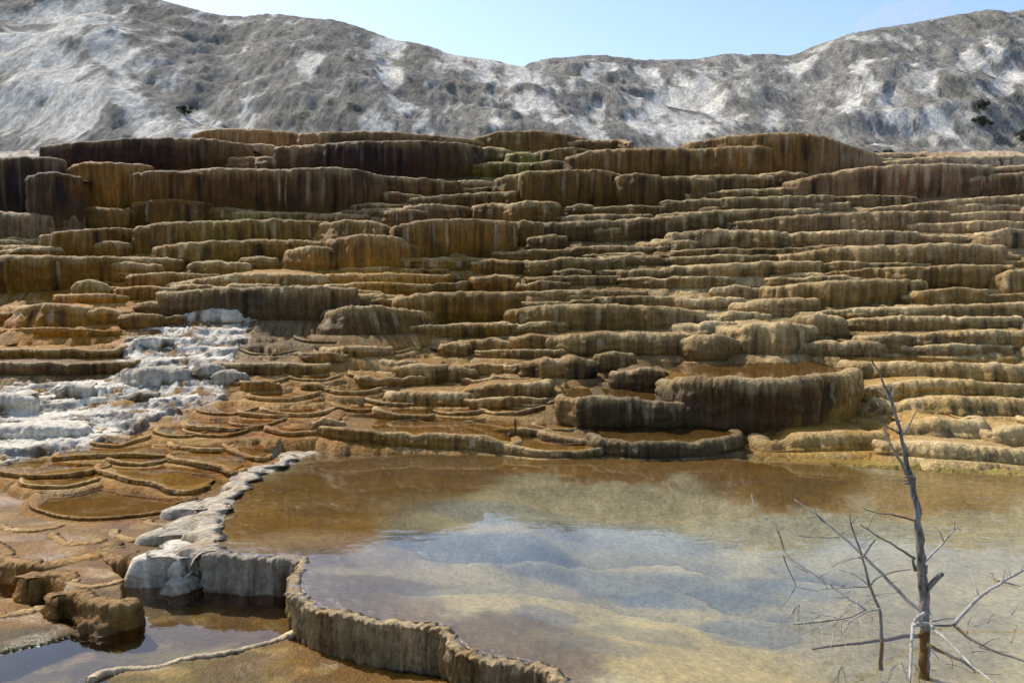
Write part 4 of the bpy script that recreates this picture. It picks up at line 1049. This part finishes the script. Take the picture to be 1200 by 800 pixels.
shrub(1150, 126, 15, 13, 'dark upright juniper standing higher of two on the right hill slope', 'juniper_tree')
shrub(1152, 148, 13, 15, 'dark round shrub just below the juniper on the right hill slope')
shrub(1197, 164, 14, 16, 'dark shrub cut by the right edge of the picture on the hill slope')
shrub(1036, 180, 7, 17, 'low blackish bush on the crest right of the domed terrace')
shrub(219, 132, 9, 14, 'dark low bush at the foot of the left hill beside pale scree')

# ------------------------------------------------------------------ dead tree and sapling
def bark_mat(name, c_dry, c_dark, c_sub):
    m, nt, bs = nodes_of(name); L = nt.links
    n = noise_node(nt, scaled_pos(nt, (1, 1, .18)), 60, 5, .65)
    n2 = noise_node(nt, scaled_pos(nt, (1, 1, .5)), 9, 4, .6)
    cr = N(nt, 'ShaderNodeValToRGB')
    cr.color_ramp.elements[0].color = (*c_dark, 1); cr.color_ramp.elements[0].position = .38
    cr.color_ramp.elements[1].color = (*c_dry, 1); cr.color_ramp.elements[1].position = .62
    L.new(math_node(nt, 'ADD', math_node(nt, 'MULTIPLY', n.outputs[0], .5), math_node(nt, 'MULTIPLY', n2.outputs[0], .5)), cr.inputs[0])
    g = N(nt, 'ShaderNodeNewGeometry'); sx = N(nt, 'ShaderNodeSeparateXYZ'); L.new(g.outputs['Position'], sx.inputs[0])
    mx = N(nt, 'ShaderNodeMix', data_type='RGBA')
    L.new(map_range(nt, sx.outputs[2], .004, -.012, 0, 1), mx.inputs[0]); L.new(cr.outputs[0], mx.inputs[6]); mx.inputs[7].default_value = (*c_sub, 1)
    L.new(mx.outputs[2], bs.inputs['Base Color']); bs.inputs['Roughness'].default_value = .9; bs.inputs['Specular IOR Level'].default_value = .12
    b = N(nt, 'ShaderNodeBump'); b.inputs['Strength'].default_value = .9; b.inputs['Distance'].default_value = .012
    L.new(n.outputs[0], b.inputs['Height']); L.new(b.outputs[0], bs.inputs['Normal'])
    return m
M_bark = bark_mat('dead_bark', (.30, .27, .24), (.035, .030, .027), (.15, .095, .035))
M_white = bark_mat('bleached_wood', (.50, .46, .40), (.24, .21, .18), (.20, .13, .05))
M_grey = bark_mat('grey_twig', (.34, .31, .28), (.10, .09, .08), (.17, .11, .045))

D0 = float(on_plane(1083, 738, 0.0)[1])
DS = float(on_plane(1033, 752, 0.0)[1])

def twig(name, parent, pts, r0, r1, mat, d0=None, d1=None, z=None, nseg=7, knots=.0, seed=1):
    """pts in photo pixels; depth runs from d0 to d1, or every point lies at height z"""
    p = np.array(pts, float)
    if z is not None:
        zz = np.linspace(z[0], z[1], len(p)) if np.ndim(z) else np.full(len(p), z)
        X, Y = on_plane(p[:, 0], p[:, 1], zz); Z = zz
    else:
        Y = np.linspace(d0, d1, len(p)); X, Y, Z = at_depth(p[:, 0], p[:, 1], Y)
    rad = np.linspace(r0 * .85, r1 * .8, len(p)) * Y / FPX
    v, f = tube(np.stack([X, Y, Z], 1), rad, nseg, knots, seed)
    return v, f

def add(name, parent, *a, **k):
    v, f = twig(name, parent, *a, **k)
    mat = a[3]
    return pymesh(name, v, f, mat, parent, origin=None if parent is None else parent.location)

tree = bpy.data.objects.new('dead_tree', None)
tx_, ty_ = on_plane(1083, 738, 0.0)
tree.location = (float(tx_), float(ty_), -.3); COL.objects.link(tree)
tag(tree, 'bare dead tree with a dark leaning trunk standing in the main pool', 'tree')
tp = [(1084, 800, 7.4), (1084, 760, 7.2), (1083, 738, 7.2), (1083, 700, 6.8), (1080, 665, 6.2), (1077.5, 631, 5.4), (1075, 597, 5.0), (1069, 567, 4.4), (1065, 552, 3.4), (1057.5, 519, 2.6), (1053.5, 498, 2.3), (1047, 477, 2.0), (1043, 464, 1.8), (1036.5, 451, 1.4), (1031, 440, 1.2), (1023, 424, 1.0), (1018, 409, .8), (1014, 396, .5)]
tpa = np.array(tp)
X, Y, Z = at_depth(tpa[:, 0], tpa[:, 1], np.full(len(tpa), D0))
v, f = tube(np.stack([X, Y, Z], 1), tpa[:, 2] * .82 * D0 / FPX, 14, .30, 3)
pymesh('trunk', v, f, M_bark, tree, tree.location)
B = lambda pts, r0, r1, mat, a=0.0, b=0.0, **k: add('branch', tree, pts, r0, r1, mat, d0=D0 + a, d1=D0 + b, seed=random.randint(2, 900), **k)
Wt = lambda pts, r0, r1, mat, z, **k: add('branch', tree, pts, r0, r1, mat, z=z, seed=random.randint(2, 900), **k)
B([(1055, 508), (1040, 500), (1033, 497), (1023, 489)], 1.5, .6, M_bark, 0, -.15); B([(1057, 510), (1065, 498), (1076, 478)], 1.4, .6, M_grey, 0, .2); B([(1045, 466), (1049, 450)], 1.1, .5, M_grey, 0, .1); B([(1042, 464), (1032, 459), (1024, 453)], 1.0, .5, M_bark, 0, .15)
B([(1066, 562), (1057, 545), (1052, 535), (1046, 525), (1039, 510), (1036, 500)], 2.6, .7, M_grey, 0, -.2); B([(1046, 525), (1040, 515), (1035, 503)], 1.0, .4, M_white, -.1, -.2); B([(1030, 476), (1027, 471), (1024, 464)], .7, .4, M_grey, .0, .1)
B([(1072, 561), (1070, 558), (1060, 559)], 2.2, 1.2, M_bark, -.02, -.08); B([(1066, 566), (1061, 567)], 2.4, 1.6, M_bark, -.02, -.05); B([(1064, 563), (1055, 562), (1047, 562)], .9, .4, M_bark)
B([(1073, 610), (1060, 606), (1043, 602.6), (1028, 601), (1012.7, 596)], 1.6, .6, M_bark, 0, -.25); B([(1072, 654), (1058, 645), (1043, 636), (1023, 624.5), (1007.6, 614)], 2.0, .8, M_grey, 0, -.2); B([(1083, 658), (1092, 649), (1104, 638), (1113, 626), (1120.7, 618), (1126, 616)], 1.9, .8, M_white, 0, .25)
B([(1120.7, 618), (1126, 621)], .6, .4, M_grey, .25, .25); B([(1085, 692), (1090, 684), (1097, 678.5), (1105, 672)], 4.8, 3.2, M_grey, 0, -.05, knots=.2, nseg=9); B([(1073, 668), (1070, 655)], 2.6, 1.8, M_bark, -.03, -.06); B([(1086, 662), (1086, 672)], 1.6, 1.2, M_bark, -.05, -.05)
# long pale bough leaning out to the left
B([(1084, 720), (1070, 709), (1053, 692), (1036, 675), (1013, 651.5), (1002, 641), (982, 624.5), (958.6, 604), (945, 594), (931.6, 585.7)], 3.2, .7, M_white, 0, .45); B([(958.6, 604), (945, 607)], .8, .5, M_grey, .38, .4)
# pale boughs arching from the foot into the water
Wt([(1084, 718), (1074, 722), (1070, 731), (1068, 753), (1067, 775), (1066, 802), (1064, 830)], 2.8, 1.6, M_white, (.16, -.05)); Wt([(1072, 732), (1080, 730), (1089, 731), (1110, 749.5), (1128, 768), (1141, 781.5), (1168, 802)], 3.0, 1.4, M_white, (.10, .01)); Wt([(1141, 781.5), (1146, 790)], 1.2, .8, M_grey, .01)
Wt([(1119, 730), (1130, 717), (1147.7, 699), (1171, 683.6), (1200, 667), (1232, 650)], 3.0, 1.4, M_white, (.02, .30)); Wt([(1147, 698), (1142, 682), (1136, 665)], 1.3, .6, M_white, (.12, .26)); Wt([(1092, 727), (1105, 725), (1122, 724)], 1.6, .8, M_white, (.05, .02)); Wt([(1119, 731), (1100, 733), (1087, 733)], 1.6, 1.6, M_bark, .01); Wt([(1136, 665), (1128, 660), (1115, 656)], .6, .4, M_grey, .26)
# boughs under the water
Wt([(1083, 742), (1070, 744), (1040, 749), (1009, 753), (980, 756), (952, 760)], 3.4, 1.2, M_bark, (-.02, -.08)); Wt([(1087, 755), (1105, 764), (1125, 773), (1143, 785)], 3.0, 1.6, M_bark, (-.05, -.06)); Wt([(1119, 733), (1132, 745), (1150, 756), (1175, 766), (1205, 776)], 2.4, 1.0, M_bark, (-.02, -.06))

sap = bpy.data.objects.new('dead_sapling', None)
sx_, sy_ = on_plane(1033, 752, 0.0)
sap.location = (float(sx_), float(sy_), -.3); COL.objects.link(sap)
tag(sap, 'thin grey dead sapling in the pool left of the leaning dead tree', 'tree')
def Sb(pts, r0, r1, mat, a=0.0, b=0.0, name='branch'):
    add(name, sap, pts, r0, r1, mat, d0=DS + a, d1=DS + b, seed=random.randint(2, 900))
Sb([(1033, 785), (1033, 752), (1033, 732), (1029.5, 709), (1019.4, 687), (1011, 655), (1006, 638), (999, 621), (994.8, 602)], 3.0, 1.0, M_grey, 0, .1, 'trunk')
Sb([(1019, 687), (990, 688), (962, 690)], 1.3, .6, M_grey, 0, .2); Sb([(1019, 687), (1023, 680), (1029.5, 675), (1045, 670), (1066.7, 666.7)], 1.4, .6, M_bark, 0, .1); Sb([(1011, 652), (1017, 643), (1024.5, 633)], 1.7, 1.2, M_bark, 0, .1); Sb([(1008, 652), (996, 655), (984, 660)], 1.3, .6, M_white, 0, -.1); Sb([(1031, 713), (1016, 715.7), (1005, 722), (994, 729)], 1.6, .8, M_white, 0, -.1)
Sb([(1016, 716), (993, 700), (968.8, 682), (945, 667), (916.5, 650)], 1.5, .6, M_white, 0, .3); Sb([(1018, 686), (1010, 677), (995, 670), (982, 667)], .8, .4, M_grey, 0, .1); Sb([(1011, 654), (1000, 652), (990, 655), (975, 664)], .8, .4, M_bark, 0, .1)
Sb([(918, 650), (924, 668), (935, 687), (924, 700), (913, 714)], .9, .5, M_grey, .3, .3); Sb([(924, 680), (935, 680)], .6, .4, M_white, .3, .3); Sb([(934, 687), (942, 690), (960, 692)], .6, .4, M_grey, .3, .25)

tg = np.random.default_rng(31)
for (ax, ay, bx_, by_) in ((1070, 709, 1013, 651), (1013, 651, 940, 592), (1147, 699, 1200, 667), (1104, 638, 1120, 618), (1043, 636, 1010, 616), (1066, 800, 1070, 740), (1110, 750, 1160, 797), (1057, 519, 1036, 451), (1000, 705, 930, 660), (1019, 687, 965, 690), (1009, 648, 995, 603)):
    for k in range(4):
        t = tg.uniform(.1, .95); x0, y0 = ax + (bx_ - ax) * t, ay + (by_ - ay) * t
        a = tg.uniform(.2, 2.9); l = tg.uniform(6, 22); pts = [(x0, y0)]
        for j in range(3):
            a += tg.uniform(-.4, .4); pts.append((pts[-1][0] + math.cos(a) * l / 3, pts[-1][1] - math.sin(a) * l / 3))
        if y0 < 725:
            B(pts, .6, .3, [M_grey, M_bark][k % 2], .1, float(tg.uniform(-.1, .3)), nseg=5)

# brush lying half sunk round the two trees
def brush(px, py, n, spread, label, seed):
    g = np.random.default_rng(seed)
    root = bpy.data.objects.new('fallen_branch', None)
    bx, by = on_plane(px, py, 0.0); root.location = (float(bx), float(by), 0); COL.objects.link(root)
    tag(root, label, 'branch')
    return root, g
br = bpy.data.objects.new('fallen_branch', None)
bx, by = on_plane(985, 728, 0.0); br.location = (float(bx), float(by), 0); COL.objects.link(br)
tag(br, 'grey fallen branch with many thin twigs floating left of the sapling', 'branch')
add('stem', br, [(930, 731), (952, 729), (979, 726), (1000, 722), (1016, 714)], 1.2, 1.0, M_grey, z=(.01, .10), seed=5)
g = np.random.default_rng(5)
for k in range(26):
    x0 = g.uniform(932, 1022); y0 = 731 - (x0 - 930) * .17 + g.uniform(-22, 14)
    a = g.uniform(-2.7, .5); l = g.uniform(14, 48)
    pts = [(x0, y0)]
    for j in range(3):
        a += g.uniform(-.35, .35); pts.append((pts[-1][0] + math.cos(a) * l / 3, pts[-1][1] - math.sin(a) * l / 3 * .75))
    add('twig', br, pts, .75, .35, [M_grey, M_bark, M_white][k % 3], z=(.02, float(g.uniform(.0, .14))), nseg=5, seed=int(g.integers(2, 900)))
for k in range(16):
    x0 = g.uniform(1090, 1190); y0 = g.uniform(715, 790); a = g.uniform(-.6, 2.6); l = g.uniform(14, 42)
    pts = [(x0, y0)]
    for j in range(3):
        a += g.uniform(-.35, .35); pts.append((pts[-1][0] + math.cos(a) * l / 3, pts[-1][1] - math.sin(a) * l / 3 * .7))
    add('branch', tree, pts, .7, .35, [M_grey, M_bark, M_grey][k % 3], z=(-.01, float(g.uniform(.0, .10))), nseg=5, seed=int(g.integers(2, 900)))
o = add('floating_stick', None, [(1162, 672), (1165, 679), (1175, 682), (1186, 683), (1195, 687)], 2.0, .8, M_bark, z=.012, seed=11); tag(o, 'short dark stick floating beside the pale bough at the right', 'stick')
o = add('floating_twig', None, [(881, 579), (884, 597.5), (895, 606), (911, 614), (925, 622), (938, 628), (955, 629.6), (984, 629.6)], 1.0, .6, M_bark, z=.006, seed=12); tag(o, 'long thin crooked twig floating alone on the pool left of the dead tree', 'twig')

# ------------------------------------------------------------------ steam over the right hill
def build_steam():
    m = bpy.data.materials.new('steam'); m.use_nodes = True
    nt = m.node_tree; nt.nodes.clear()
    out = N(nt, 'ShaderNodeOutputMaterial'); v = N(nt, 'ShaderNodeVolumePrincipled')
    v.inputs['Color'].default_value = (1, .99, .97, 1); v.inputs['Density'].default_value = .045; v.inputs['Anisotropy'].default_value = .55
    nt.links.new(v.outputs[0], out.inputs['Volume'])
    V, F = [], []
    nu, nv = 28, 16
    for (px, py, rr) in ((1018, 30, 15), (1042, 24, 20), (1068, 18, 22), (1092, 14, 20), (1108, 20, 12), (1055, 32, 22), (1085, 30, 20)):
        c = np.array([float(q) for q in at_depth(px, py, 330.0)]); R_ = rr * .33
        b = len(V)
        for i in range(nv + 1):
            for j in range(nu):
                t, p = math.pi * i / nv, 2 * math.pi * j / nu
                d = np.array([math.sin(t) * math.cos(p), math.sin(t) * math.sin(p), math.cos(t)])
                k = 1 + .28 * float(fbm(d[0] * 1.6 + px, d[2] * 1.6 + d[1] + py, 3, 90))
                V.append(c + d * R_ * k * np.array([1, .8, .8]))
        for i in range(nv):
            for j in range(nu):
                a = b + i * nu + j; a2 = b + i * nu + (j + 1) % nu
                F.append((a, a + nu, a2 + nu, a2))
    o = pymesh('steam', V, F, m)
    tag(o, kind='stuff')
build_steam()
